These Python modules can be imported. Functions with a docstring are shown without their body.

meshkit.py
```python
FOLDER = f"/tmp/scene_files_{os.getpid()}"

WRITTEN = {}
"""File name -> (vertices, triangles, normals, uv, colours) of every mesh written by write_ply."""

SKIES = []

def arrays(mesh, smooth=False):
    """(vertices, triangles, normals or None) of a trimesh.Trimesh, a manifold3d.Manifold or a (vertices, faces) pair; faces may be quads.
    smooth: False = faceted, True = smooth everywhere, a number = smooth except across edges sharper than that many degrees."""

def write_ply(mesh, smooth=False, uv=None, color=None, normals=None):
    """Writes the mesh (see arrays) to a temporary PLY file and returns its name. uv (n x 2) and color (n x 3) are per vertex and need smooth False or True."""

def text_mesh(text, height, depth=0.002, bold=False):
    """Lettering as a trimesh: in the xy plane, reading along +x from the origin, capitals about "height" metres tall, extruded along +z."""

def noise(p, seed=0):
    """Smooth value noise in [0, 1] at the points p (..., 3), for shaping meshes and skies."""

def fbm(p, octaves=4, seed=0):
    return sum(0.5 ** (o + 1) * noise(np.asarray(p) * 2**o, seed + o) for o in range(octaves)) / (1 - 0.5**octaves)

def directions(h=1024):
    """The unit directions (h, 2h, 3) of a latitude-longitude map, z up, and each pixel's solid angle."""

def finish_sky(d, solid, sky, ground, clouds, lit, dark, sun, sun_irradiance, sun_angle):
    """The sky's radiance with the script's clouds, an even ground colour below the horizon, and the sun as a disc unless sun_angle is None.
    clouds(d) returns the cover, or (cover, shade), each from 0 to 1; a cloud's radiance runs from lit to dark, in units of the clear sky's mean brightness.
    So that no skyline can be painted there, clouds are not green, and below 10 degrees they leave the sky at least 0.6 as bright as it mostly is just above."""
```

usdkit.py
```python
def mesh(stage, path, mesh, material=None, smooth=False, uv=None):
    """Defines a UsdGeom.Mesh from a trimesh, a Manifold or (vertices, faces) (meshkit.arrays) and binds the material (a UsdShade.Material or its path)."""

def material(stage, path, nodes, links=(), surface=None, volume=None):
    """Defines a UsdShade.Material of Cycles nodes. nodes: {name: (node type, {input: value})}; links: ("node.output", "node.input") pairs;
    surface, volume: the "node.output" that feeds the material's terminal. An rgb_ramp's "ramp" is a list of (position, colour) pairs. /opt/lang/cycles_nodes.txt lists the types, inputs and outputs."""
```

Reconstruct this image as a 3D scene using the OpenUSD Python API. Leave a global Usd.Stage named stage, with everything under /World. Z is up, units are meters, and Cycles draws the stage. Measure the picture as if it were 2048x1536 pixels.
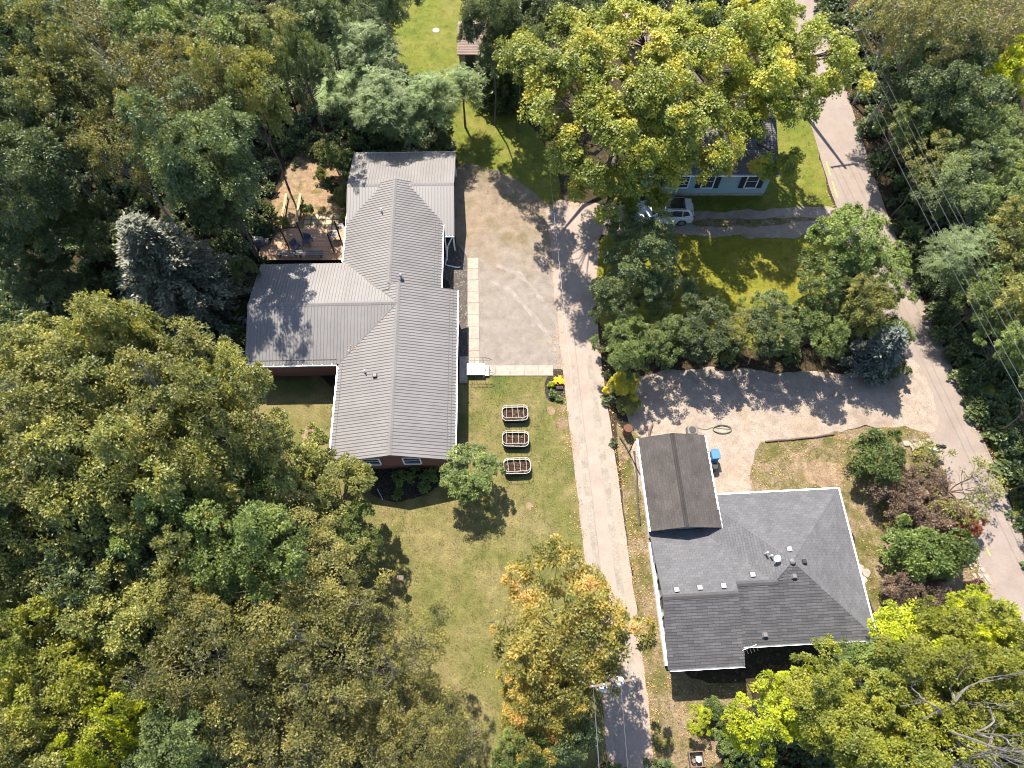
import math, random
import numpy as np, trimesh, usdkit, meshkit
from pxr import Usd, UsdGeom, UsdLux, UsdShade, Gf, Sdf, Vt
from shapely.geometry import Polygon, Point, LineString
from shapely import affinity, contains_xy
from shapely.ops import unary_union

stage = Usd.Stage.CreateInMemory()
UsdGeom.SetStageUpAxis(stage, UsdGeom.Tokens.z); UsdGeom.SetStageMetersPerUnit(stage, 1.0)
World = UsdGeom.Xform.Define(stage, '/World'); stage.SetDefaultPrim(World.GetPrim())
UsdGeom.Scope.Define(stage, '/World/Looks')
RNG = np.random.default_rng(7)

# ---------------------------------------------------------------- camera, sky, sun, exposure
TILT, CAM_Z, FOCAL_PX = math.radians(25.5), 46.0, 1435.0
EXPOSURE = 1.75
cam = UsdGeom.Camera.Define(stage, '/World/Camera')
cam.CreateHorizontalApertureAttr(36.0); cam.CreateFocalLengthAttr(36.0 * FOCAL_PX / 2048)
cam.CreateVerticalApertureAttr(27.0); cam.CreateClippingRangeAttr(Gf.Vec2f(0.5, 2000)); cam.CreateExposureAttr(EXPOSURE)
cam.AddTranslateOp().Set(Gf.Vec3d(0, 0, CAM_Z)); cam.AddRotateXOp().Set(math.degrees(TILT))

SUN = np.array([-0.25, 0.65, 1.0]); SUN /= np.linalg.norm(SUN)
SUN_EL, SUN_ROT = math.asin(SUN[2]), math.atan2(SUN[0], SUN[1])
dome = UsdLux.DomeLight.Define(stage, '/World/sky')
skym = usdkit.material(stage, '/World/Looks/sky_light', {
    's': ('sky_texture', dict(sky_type='single_scattering', sun_disc=False, sun_elevation=SUN_EL, sun_rotation=SUN_ROT, altitude=200.0, air_density=1.0, aerosol_density=1.0)),
    'b': ('background_shader', dict(strength=0.118))}, [('s.color', 'b.color')], surface='b.background')
UsdShade.MaterialBindingAPI.Apply(dome.GetPrim()).Bind(skym)
sun = UsdLux.DistantLight.Define(stage, '/World/sun')
sun.CreateIntensityAttr(1.22); sun.CreateAngleAttr(0.53); sun.CreateNormalizeAttr(True); sun.CreateColorAttr(Gf.Vec3f(1.0, 0.91, 0.79))
_q = Gf.Rotation(Gf.Vec3d(0, 0, 1), Gf.Vec3d(*map(float, SUN))).GetQuat()
sun.AddOrientOp().Set(Gf.Quatf(float(_q.GetReal()), *[float(x) for x in _q.GetImaginary()]))

# ---------------------------------------------------------------- helpers
def P(px, py, z=0.0):
    """The point of the place at height z that the surveyed photograph shows at pixel px, py (2048 wide)."""
    xx, yy = px - 1024, py - 768
    d = np.array([xx, -yy * math.cos(TILT) + FOCAL_PX * math.sin(TILT), -yy * math.sin(TILT) - FOCAL_PX * math.cos(TILT)])
    t = (z - CAM_Z) / d[2]
    return np.array([d[0] * t, d[1] * t, z])

def srgb(r, g, b, k=1.0):
    c = np.array([r, g, b]) / 255.0
    return tuple(np.where(c < .04045, c / 12.92, ((c + .055) / 1.055) ** 2.4) * k)

_names = {}
def free(path):
    n = _names.get(path, -1) + 1; _names[path] = n
    return path if n == 0 else f'{path}_{n:03d}'

def tag(prim, label=None, cat=None, group=None, kind=None):
    prim = prim.GetPrim() if hasattr(prim, 'GetPrim') else prim
    for k, v in (('label', label), ('category', cat), ('group', group), ('kind', kind)):
        if v: prim.SetCustomDataByKey(k, v)
    return prim

def thing(name, label, cat, loc=(0, 0, 0), rz=0.0, group=None, parent='/World'):
    x = UsdGeom.Xform.Define(stage, free(f'{parent}/{name}'))
    x.AddTranslateOp().Set(Gf.Vec3d(*map(float, loc)))
    if rz: x.AddRotateZOp().Set(math.degrees(rz))
    return tag(x, label, cat, group)

def copies(src, places, name):
    """places: (loc, rz in radians, scale or None, label, group). Each copy is its own instanceable Xform under /World."""
    for loc, rz, sc, label, cat, group in places:
        x = UsdGeom.Xform.Define(stage, free(f'/World/{name}'))
        x.GetPrim().GetReferences().AddInternalReference(src); x.GetPrim().SetInstanceable(True)
        x.ClearXformOpOrder()
        x.AddTranslateOp().Set(Gf.Vec3d(*map(float, loc))); x.AddRotateZOp().Set(math.degrees(rz))
        if sc is not None: x.AddScaleOp().Set(Gf.Vec3f(*map(float, sc)))
        tag(x, label, cat, group)

class MB:
    """Collects shapes and makes them one mesh."""
    def __init__(s, off=(0, 0, 0)): s.v, s.f, s.n, s.off, s.uv = [], [], 0, np.array(off, float), []
    def add(s, v, f, uv=None):
        v, f = np.asarray(v, float), np.asarray(f, int)
        if f.ndim == 2 and f.shape[1] == 4: f = np.vstack([f[:, [0, 1, 2]], f[:, [0, 2, 3]]])
        s.v.append(v); s.f.append(f + s.n); s.n += len(v)
        s.uv.append(np.zeros((len(v), 2)) if uv is None else np.asarray(uv, float)); return s
    def tm(s, m): return s.add(m.vertices, m.faces)
    def box(s, lo, hi, rz=0.0, bevel=0.0):
        lo, hi = np.minimum(lo, hi).astype(float), np.maximum(lo, hi).astype(float)
        c, e = (lo + hi) / 2, (hi - lo) / 2
        if bevel:
            import itertools
            b = min(bevel, *(e * .9)); pts = []
            for sg in itertools.product((-1, 1), repeat=3):
                for k in range(3):
                    q = e - b; q[k] = e[k]; pts.append(np.array(sg) * q)
            m = trimesh.convex.convex_hull(np.array(pts)); v, f = np.array(m.vertices), np.array(m.faces)
        else:
            m = trimesh.creation.box(e * 2); v, f = np.array(m.vertices), np.array(m.faces)
        if rz: ca, sa = math.cos(rz), math.sin(rz); v = np.c_[v[:, 0] * ca - v[:, 1] * sa, v[:, 0] * sa + v[:, 1] * ca, v[:, 2]]
        return s.add(v + c, f)
    def tube(s, pts, r, n=6, caps=True):
        pts = np.asarray(pts, float); k = len(pts); r = np.broadcast_to(np.asarray(r, float), (k,))
        d = np.gradient(pts, axis=0); d /= np.maximum(np.linalg.norm(d, axis=1, keepdims=True), 1e-9)
        ref = np.array([0, 0, 1.0]) if abs(d[:, 2]).mean() < .8 else np.array([1.0, 0, 0])
        a = np.cross(d, ref); a /= np.maximum(np.linalg.norm(a, axis=1, keepdims=True), 1e-9); b = np.cross(d, a)
        t = np.arange(n) / n * 2 * math.pi
        v = (pts[:, None] + r[:, None, None] * (a[:, None] * np.cos(t)[None, :, None] + b[:, None] * np.sin(t)[None, :, None])).reshape(-1, 3)
        i = np.arange(k - 1)[:, None] * n + np.arange(n)[None]; j = np.arange(k - 1)[:, None] * n + (np.arange(n)[None] + 1) % n
        q = np.stack([i, i + n, j + n, j], -1).reshape(-1, 4); f = np.vstack([q[:, [0, 1, 2]], q[:, [0, 2, 3]]])
        if caps:
            f = np.vstack([f, [[0, x, x + 1] for x in range(1, n - 1)], [[(k - 1) * n, (k - 1) * n + x + 1, (k - 1) * n + x] for x in range(1, n - 1)]])
        return s.add(v, f)
    def prism(s, poly, z0, z1):
        p = poly if isinstance(poly, Polygon) else Polygon(poly)
        m = trimesh.creation.extrude_polygon(p, z1 - z0, engine='earcut'); m.apply_translation([0, 0, z0]); return s.tm(m)
    def extrude_y(s, prof, y0, y1):
        """profile (x, z) extruded along y"""
        m = trimesh.creation.extrude_polygon(Polygon(prof), y1 - y0, engine='earcut'); v = np.array(m.vertices)
        return s.add(np.c_[v[:, 0], y1 - v[:, 2], v[:, 1]], m.faces)
    def extrude_x(s, prof, x0, x1):
        """profile (y, z) extruded along x"""
        m = trimesh.creation.extrude_polygon(Polygon(prof), x1 - x0, engine='earcut'); v = np.array(m.vertices)
        return s.add(np.c_[x0 + v[:, 2], v[:, 0], v[:, 1]], m.faces)
    def slab(s, poly3, t):
        """a slab below a planar 3-D polygon"""
        p = np.asarray(poly3, float); n = normal(p); q = p - n * t; k = len(p)
        f = [[0, i, i + 1] for i in range(1, k - 1)] + [[k, k + i + 1, k + i] for i in range(1, k - 1)]
        for i in range(k): j = (i + 1) % k; f += [[i, i + k, j + k], [i, j + k, j]]
        return s.add(np.vstack([p, q]), f)
    def build(s, name, mat, parent='/World', smooth=False, label=None, cat=None, group=None, kind=None, uv=False):
        v, f = np.vstack(s.v) - s.off, np.vstack(s.f)
        parent = str(parent.GetPath()) if hasattr(parent, 'GetPath') else parent
        m = usdkit.mesh(stage, free(f'{parent}/{name}'), (v, f), M(mat) if isinstance(mat, str) else mat, smooth=smooth, uv=np.vstack(s.uv) if uv else None)
        return tag(m, label, cat, group, kind)

def normal(p):
    p = np.asarray(p, float); n = np.zeros(3)
    for i in range(len(p)): n += np.cross(p[i], p[(i + 1) % len(p)])
    n /= np.linalg.norm(n); return n

def upward(p):
    p = [np.array(x, float) for x in p]
    return p if normal(p)[2] > 0 else p[::-1]

def clip(poly, axis, a, keep_greater):
    out = []
    for i in range(len(poly)):
        p, q = poly[i], poly[(i + 1) % len(poly)]
        ip, iq = (p[axis] >= a) == keep_greater or p[axis] == a, (q[axis] >= a) == keep_greater or q[axis] == a
        if ip: out.append(p)
        if ip != iq:
            t = (a - p[axis]) / (q[axis] - p[axis]); out.append(p + t * (q - p))
    return out

# ---------------------------------------------------------------- materials
_mats = {}
K = .45
LK = 1.85
def M(name): return _mats[name]
def mul(c, k): return tuple(float(x) * k for x in c)

def ground_mat(name, cols, s_big=.35, s_mid=2.2, s_fine=14., fine=.35, mid=.25, rough=.95, bump=.5, bdist=.03, detail=6., speck=None, grad=None):
    """colours mixed in uneven patches by world position, with a finer grain and a relief"""
    n = {'g': ('geometry', {}), 'nb': ('noise_texture', dict(scale=s_big, detail=detail, roughness=.62, distortion=.4)),
         'r': ('rgb_ramp', dict(ramp=[(x, mul(c, K)) for x, c in cols])),
         'nm': ('noise_texture', dict(scale=s_mid, detail=5., roughness=.65)), 'mm': ('map_range', dict(from_min=.3, from_max=.7, to_min=1 - mid, to_max=1 + mid, clamp=True)),
         'nf': ('noise_texture', dict(scale=s_fine, detail=4., roughness=.7)), 'mf': ('map_range', dict(from_min=.3, from_max=.7, to_min=1 - fine, to_max=1 + fine, clamp=True)),
         'k': ('math', dict(math_type='multiply')), 'x': ('vector_math', dict(math_type='scale')),
         'bp': ('bump', dict(strength=bump, distance=bdist)), 'p': ('principled_bsdf', dict(roughness=rough, specular_ior_level=.2))}
    l = [('g.position', 'nb.vector'), ('nb.fac', 'r.fac'), ('g.position', 'nm.vector'), ('nm.fac', 'mm.value'), ('g.position', 'nf.vector'), ('nf.fac', 'mf.value'),
         ('mm.result', 'k.value1'), ('mf.result', 'k.value2'), ('r.color', 'x.vector1'), ('k.value', 'x.scale'), ('nf.fac', 'bp.height'), ('bp.normal', 'p.normal')]
    if grad:
        y0, y1, cols2 = grad
        n |= {'gs': ('separate_xyz', {}), 'gn': ('noise_texture', dict(scale=.5, detail=5., roughness=.6)), 'ga': ('math', dict(math_type='multiply_add', value2=9.)), 'gm': ('map_range', dict(from_min=y0 + 4.5, from_max=y1 + 4.5, clamp=True)),
              'r2': ('rgb_ramp', dict(ramp=[(x, mul(c, K)) for x, c in cols2])), 'gx': ('mix_color', {})}
        l = [q for q in l if q[0] != 'r.color'] + [('g.position', 'gs.vector'), ('g.position', 'gn.vector'), ('gn.fac', 'ga.value1'), ('gs.y', 'ga.value3'), ('ga.value', 'gm.value'), ('nb.fac', 'r2.fac'), ('gm.result', 'gx.fac'), ('r.color', 'gx.a'), ('r2.color', 'gx.b'), ('gx.result', 'x.vector1')]
    if speck:
        c, sc, lo, hi = speck; c = mul(c, K)
        n |= {'v': ('voronoi_texture', dict(scale=sc, randomness=1.0)), 'vr': ('separate_color', {}), 'vm': ('map_range', dict(from_min=lo, from_max=hi, clamp=True)), 'vx': ('mix_color', dict(b=c))}
        l += [('g.position', 'v.vector'), ('v.color', 'vr.color'), ('vr.r', 'vm.value'), ('vm.result', 'vx.fac'), ('x.vector', 'vx.a'), ('vx.result', 'p.base_color')]
    else: l += [('x.vector', 'p.base_color')]
    _mats[name] = usdkit.material(stage, f'/World/Looks/{name}', n, l, surface='p.BSDF')

def plain(name, col, rough=.6, var=.12, scale=6., metallic=0., bump=0., spec=.4, rand=.0, **kw):
    """a painted, wooden, metal or plastic surface with uneven tone; rand varies it from piece to piece"""
    n = {'t': ('texture_coordinate', {}), 'n': ('noise_texture', dict(scale=scale, detail=5., roughness=.65)),
         'm': ('map_range', dict(from_min=.3, from_max=.7, to_min=1 - var, to_max=1 + var, clamp=True)),
         'o': ('object_info', {}), 'om': ('map_range', dict(to_min=1 - rand, to_max=1 + rand)), 'k': ('math', dict(math_type='multiply')),
         'c': ('color', dict(value=mul(col, .72 if name.startswith('white') or 'paint' in name else .5))), 'x': ('vector_math', dict(math_type='scale')),
         'rm': ('map_range', dict(to_min=max(rough - .1, .03), to_max=min(rough + .1, 1.))),
         'bp': ('bump', dict(strength=bump, distance=.01)), 'p': ('principled_bsdf', dict(metallic=metallic, specular_ior_level=spec, **kw))}
    l = [('t.object', 'n.vector'), ('n.fac', 'm.value'), ('o.random', 'om.value'), ('m.result', 'k.value1'), ('om.result', 'k.value2'), ('c.color', 'x.vector1'), ('k.value', 'x.scale'),
         ('x.vector', 'p.base_color'), ('n.fac', 'rm.value'), ('rm.result', 'p.roughness')]
    if bump: l += [('n.fac', 'bp.height'), ('bp.normal', 'p.normal')]
    _mats[name] = usdkit.material(stage, f'/World/Looks/{name}', n, l, surface='p.BSDF')

def leaf_mat(name, cols, trans=.35, clump=(.55, .35), rough=.45, inst=.28):
    """each leaf has its own tone (random per island), clumps of the crown lean to another one, and trees differ"""
    n = {'g': ('geometry', {}), 't': ('texture_coordinate', {}), 'n': ('noise_texture', dict(scale=clump[0], detail=2., roughness=.5)),
         'nm': ('map_range', dict(from_min=.3, from_max=.7, to_min=-clump[1], to_max=clump[1], clamp=True)), 'a': ('math', dict(math_type='add')),
         'ct': ('map_range', dict(to_min=.22, to_max=.78)),
         'r': ('rgb_ramp', dict(ramp=[(x, mul(c, LK)) for x, c in cols])),
         'o': ('object_info', {}), 'om': ('map_range', dict(to_min=1 - inst, to_max=1 + inst)), 'x': ('vector_math', dict(math_type='scale')),
         'p': ('principled_bsdf', dict(roughness=rough, specular_ior_level=.4)), 'tr': ('translucent_bsdf', {}),
         'ty': ('mix_color', dict(blend_type='multiply', fac=1.0, b=(1.25, 1.15, .5))), 'mx': ('mix_closure', dict(fac=trans))}
    l = [('g.random_per_island', 'ct.value'), ('t.object', 'n.vector'), ('n.fac', 'nm.value'), ('ct.result', 'a.value1'), ('nm.result', 'a.value2'), ('a.value', 'r.fac'),
         ('o.random', 'om.value'), ('r.color', 'x.vector1'), ('om.result', 'x.scale'), ('x.vector', 'p.base_color'), ('x.vector', 'ty.a'), ('ty.result', 'tr.color'),
         ('p.BSDF', 'mx.closure1'), ('tr.BSDF', 'mx.closure2')]
    _mats[name] = usdkit.material(stage, f'/World/Looks/{name}', n, l, surface='mx.closure')

def tab_mat(name, c1, c2, gap, w=.33, h=.17, var=.3, streak=.12):
    """asphalt shingle tabs in the slope's own metres"""
    n = {'t': ('uvmap', dict(attribute='st')), 'b': ('brick_texture', dict(color1=mul(c1, K), color2=mul(c2, K), mortar=mul(gap, K), scale=1.0, mortar_size=.006, mortar_smooth=.1, bias=0., brick_width=w, row_height=h)),
         'g': ('geometry', {}), 'n': ('noise_texture', dict(scale=60., detail=3.)), 'm': ('map_range', dict(from_min=.3, from_max=.7, to_min=1 - var, to_max=1 + var, clamp=True)),
         'n2': ('noise_texture', dict(scale=.9, detail=5., roughness=.6)), 'm2': ('map_range', dict(from_min=.3, from_max=.7, to_min=1 - streak, to_max=1 + streak, clamp=True)),
         'k': ('math', dict(math_type='multiply')), 'x': ('vector_math', dict(math_type='scale')), 'p': ('principled_bsdf', dict(roughness=.92, specular_ior_level=.2))}
    l = [('t.UV', 'b.vector'), ('g.position', 'n.vector'), ('n.fac', 'm.value'), ('g.position', 'n2.vector'), ('n2.fac', 'm2.value'), ('m.result', 'k.value1'), ('m2.result', 'k.value2'),
         ('b.color', 'x.vector1'), ('k.value', 'x.scale'), ('x.vector', 'p.base_color')]
    _mats[name] = usdkit.material(stage, f'/World/Looks/{name}', n, l, surface='p.BSDF')

def glass_mat(name, tint=(.02, .025, .03)):
    n = {'d': ('principled_bsdf', dict(base_color=tint, roughness=.06, specular_ior_level=.6))}
    _mats[name] = usdkit.material(stage, f'/World/Looks/{name}', n, [], surface='d.BSDF')

# ground
ground_mat('forest_floor', [(.3, (.035, .028, .016)), (.5, (.07, .052, .028)), (.7, (.045, .05, .018))], s_big=.8, s_fine=9., fine=.5, bump=.9, bdist=.08, speck=((.14, .09, .04), 5., .82, .95))
LG = dict(s_mid=1.3, s_fine=11., fine=.42, mid=.24, bump=.8, bdist=.05)
ground_mat('lawn', [(.30, (.115, .145, .034)), (.44, (.19, .185, .055)), (.58, (.27, .225, .095)), (.74, (.14, .16, .038))], s_big=.24, **LG)
ground_mat('lawn_bright', [(.32, (.20, .215, .02)), (.5, (.26, .25, .026)), (.68, (.30, .265, .05))], s_big=.3, **LG)
ground_mat('lawn_green', [(.32, (.145, .19, .024)), (.5, (.20, .22, .03)), (.68, (.25, .235, .055))], s_big=.4, **LG)
ground_mat('rough_grass', [(.33, (.13, .135, .034)), (.45, (.2, .17, .065)), (.56, (.30, .225, .135)), (.7, (.34, .25, .16))], s_big=.55, s_mid=2.5, s_fine=9., fine=.5, mid=.35, bump=.9, bdist=.05)
ground_mat('dry_dirt', [(.33, (.30, .205, .125)), (.5, (.37, .265, .17)), (.68, (.22, .17, .07))], s_big=.7, s_fine=12., fine=.35, mid=.3, bump=.7)
ground_mat('orange_dirt', [(.33, (.34, .225, .13)), (.5, (.40, .275, .17)), (.6, (.22, .18, .065)), (.72, (.13, .14, .04))], s_big=1.0, s_fine=12., fine=.35, mid=.3, bump=.7)
ground_mat('gravel_track', [(.33, (.35, .305, .265)), (.6, (.39, .345, .30))], s_big=.9, s_mid=1.8, s_fine=20., fine=.4, mid=.25, bump=.8, bdist=.02)
ground_mat('gravel', [(.33, (0.275, 0.212, 0.161)), (.5, (0.341, 0.276, 0.220)), (.68, (0.377, 0.315, 0.264))], s_big=.3, s_mid=1.2, s_fine=22., fine=.4, mid=.2, bump=.8, bdist=.02, speck=((0.469, 0.414, 0.362), 30., .84, .97))
ground_mat('gravel_brown', [(.33, (.30, .258, .222)), (.5, (.345, .303, .265)), (.66, (.315, .27, .225))], grad=(30.5, 35., [(.33, (.28, .21, .145)), (.5, (.345, .268, .19)), (.66, (.21, .175, .09))]), s_big=.45, s_mid=1.4, s_fine=18., fine=.42, mid=.2, bump=.8, bdist=.025, speck=((.42, .37, .32), 26., .88, .98))
ground_mat('gravel_pale', [(.33, (0.387, 0.305, 0.240)), (.5, (0.473, 0.389, 0.318)), (.68, (0.428, 0.330, 0.245))], s_big=.35, s_mid=1.6, s_fine=20., fine=.34, mid=.2, bump=.8, bdist=.025, speck=((0.244, 0.197, 0.152), 26., .9, .985))
ground_mat('lane', [(.33, (0.420, 0.330, 0.269)), (.5, (0.478, 0.389, 0.326)), (.68, (0.441, 0.364, 0.312))], s_big=.22, s_mid=.9, s_fine=26., fine=.16, mid=.1, bump=.35, bdist=.008)
ground_mat('asphalt_old', [(.33, (0.346, 0.281, 0.235)), (.5, (0.392, 0.325, 0.279)), (.68, (0.367, 0.305, 0.269))], s_big=.2, s_mid=.8, s_fine=30., fine=.2, mid=.1, bump=.35, bdist=.008)
ground_mat('concrete', [(.35, (.47, .395, .325)), (.6, (.54, .465, .39))], s_big=.9, s_mid=3., s_fine=30., fine=.12, mid=.2, bump=.2, bdist=.005)
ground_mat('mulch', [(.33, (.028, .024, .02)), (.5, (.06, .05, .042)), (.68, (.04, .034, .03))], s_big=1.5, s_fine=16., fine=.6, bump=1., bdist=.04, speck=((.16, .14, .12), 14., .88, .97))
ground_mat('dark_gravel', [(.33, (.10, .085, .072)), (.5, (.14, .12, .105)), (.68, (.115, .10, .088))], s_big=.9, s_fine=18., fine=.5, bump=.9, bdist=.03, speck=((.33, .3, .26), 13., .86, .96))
ground_mat('soil', [(.35, (.045, .022, .014)), (.6, (.085, .045, .028))], s_big=3., s_fine=22., fine=.55, bump=1., bdist=.04, speck=((.26, .19, .1), 14., .86, .95))
ground_mat('stone', [(.35, (.42, .36, .29)), (.6, (.55, .48, .40))], s_big=1.5, s_fine=16., fine=.2, bump=.5, bdist=.02)
ground_mat('wheel_track', [(.33, (.38, .33, .275)), (.6, (.43, .375, .315))], s_big=.6, s_mid=1.6, s_fine=22., fine=.3, mid=.2, bump=.6, bdist=.015)
# buildings and things
plain('metal_roof', (.208, .196, .192), rough=.5, var=.09, scale=.7, rand=.04, spec=.45)
plain('metal_deck', (.16, .15, .145), rough=.6)
plain('white_paint', (.78, .77, .74), rough=.45, var=.08, scale=4.)
plain('white_metal', (.74, .75, .75), rough=.35, var=.05, scale=5.)
plain('white_siding', (.62, .61, .57), rough=.6, var=.1, scale=3.)
plain('blue_siding', (.33, .47, .50), rough=.55, var=.06, scale=2., rand=.05)
plain('tan_siding', (.40, .31, .23), rough=.7, var=.12, scale=3.)
plain('dark_shutter', (.03, .034, .04), rough=.5)
plain('black_metal', (.022, .021, .021), rough=.5)
plain('grey_metal', (.24, .24, .24), rough=.45, metallic=.3)
plain('galvanized', (.45, .46, .47), rough=.38, metallic=.6, var=.15)
plain('rust', (.16, .065, .032), rough=.85, var=.4, scale=9., bump=.4)
plain('blue_plastic', (.06, .24, .58), rough=.45)
plain('dark_plastic', (.03, .032, .036), rough=.5)
plain('grey_box', (.22, .21, .19), rough=.7, var=.15)
plain('fresh_wood', (.72, .46, .22), rough=.75, var=.2, scale=9., rand=.14)
plain('deck_wood', (.60, .36, .21), rough=.75, var=.22, scale=9., rand=.16)
plain('weathered_wood', (.24, .18, .13), rough=.85, var=.3, scale=8., rand=.1)
plain('post_black', (.028, .02, .016), rough=.6)
plain('cushion', (.13, .12, .17), rough=.9, var=.15)
plain('paver', (.72, .52, .34), rough=.9, var=.16, scale=7., rand=.1, bump=.2)
plain('brick_wall', (.20, .075, .05), rough=.9, var=.35, scale=14., bump=.3)
plain('bark', (.12, .095, .07), rough=.95, var=.4, scale=7., bump=.6)
plain('pale_bark', (.34, .30, .25), rough=.9, var=.3, scale=6., bump=.4)
plain('grey_twig', (.30, .265, .245), rough=.9, var=.3, scale=6.)
plain('brown_twig', (.17, .11, .085), rough=.9, var=.3, scale=6.)
plain('pole_wood', (.17, .135, .10), rough=.9, var=.3, scale=5., bump=.4)
plain('wire_metal', (.3, .3, .31), rough=.35, metallic=.5)
plain('wire_black', (.03, .03, .03), rough=.6)
plain('hose_green', (.15, .19, .11), rough=.6)
plain('car_paint', (.42, .45, .48), rough=.22, var=.02, spec=.6, coat_weight=.6)
plain('tyre', (.02, .02, .02), rough=.85)
plain('alloy', (.4, .4, .41), rough=.35, metallic=.8)
plain('tail_light', (.25, .015, .015), rough=.2)
plain('yellow_paint', (.62, .44, .07), rough=.8, var=.25, scale=12.)
plain('grey_shingle_trim', (.15, .145, .15), rough=.9)
plain('transformer_grey', (.62, .66, .70), rough=.35, var=.08)
plain('insulator_red', (.42, .17, .10), rough=.4)
glass_mat('window_glass'); glass_mat('car_glass', (.012, .015, .018))
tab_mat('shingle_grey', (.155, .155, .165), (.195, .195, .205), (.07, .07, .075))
tab_mat('shingle_shaded', (.10, .10, .108), (.155, .153, .16), (.035, .035, .04), w=.62, h=.17, var=.4)  # darker grey shingle for slopes turned from the sun: shade put into the colour
tab_mat('shingle_brown', (.095, .085, .080), (.12, .107, .102), (.055, .05, .047), streak=.22)
tab_mat('shingle_lilac', (.20, .19, .20), (.26, .25, .26), (.11, .105, .11))
tab_mat('shingle_tan', (.33, .25, .205), (.38, .29, .24), (.2, .15, .12))
# foliage
leaf_mat('leaf_olive', [(0, (.05, .058, .014)), (.35, (.10, .102, .024)), (.65, (.165, .150, .036)), (1, (.28, .235, .085))])
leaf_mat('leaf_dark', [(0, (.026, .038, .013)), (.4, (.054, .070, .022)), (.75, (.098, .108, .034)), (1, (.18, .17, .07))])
leaf_mat('leaf_green', [(0, (.04, .058, .014)), (.4, (.078, .102, .024)), (.7, (.128, .145, .038)), (1, (.21, .20, .075))])
leaf_mat('leaf_maple', [(0, (.055, .068, .008)), (.3, (.105, .115, .012)), (.6, (.19, .168, .018)), (.85, (.33, .245, .03)), (1, (.42, .24, .05))], clump=(.45, .42))
leaf_mat('leaf_yellow', [(0, (.12, .12, .012)), (.4, (.26, .22, .016)), (.8, (.42, .32, .03)), (1, (.5, .36, .06))])
leaf_mat('leaf_autumn', [(0, (.06, .058, .012)), (.3, (.115, .098, .018)), (.5, (.19, .128, .028)), (.7, (.26, .13, .042)), (1, (.30, .17, .11))], clump=(.5, .4))
leaf_mat('leaf_drab', [(0, (.05, .052, .015)), (.35, (.105, .098, .026)), (.65, (.175, .148, .042)), (1, (.27, .21, .085))])
leaf_mat('leaf_lime', [(0, (.085, .105, .007)), (.35, (.175, .195, .009)), (.7, (.265, .265, .012)), (1, (.35, .31, .03))], trans=.4)
leaf_mat('leaf_citron', [(0, (.055, .064, .008)), (.35, (.105, .112, .012)), (.7, (.165, .155, .018)), (1, (.25, .21, .035))])
leaf_mat('leaf_sumac', [(0, (.06, .085, .03)), (.4, (.11, .145, .055)), (.75, (.165, .195, .085)), (1, (.24, .235, .10))])
leaf_mat('leaf_spruce', [(0, (.052, .056, .038)), (.4, (.092, .094, .064)), (.75, (.15, .142, .095)), (1, (.30, .25, .155))], trans=.1)
leaf_mat('leaf_bluespruce', [(0, (.045, .055, .045)), (.5, (.085, .098, .082)), (1, (.2, .19, .15))], trans=.1)
leaf_mat('leaf_bronze', [(0, (.042, .028, .02)), (.4, (.10, .068, .044)), (.75, (.165, .115, .07)), (1, (.26, .19, .11))])
leaf_mat('leaf_red', [(0, (.10, .035, .015)), (.5, (.25, .075, .028)), (1, (.34, .13, .045))])
leaf_mat('leaf_burgundy', [(0, (.03, .012, .012)), (.5, (.065, .022, .022)), (1, (.12, .045, .035))])
leaf_mat('leaf_grass', [(0, (.055, .075, .012)), (.5, (.095, .10, .022)), (1, (.17, .14, .05))])
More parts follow.
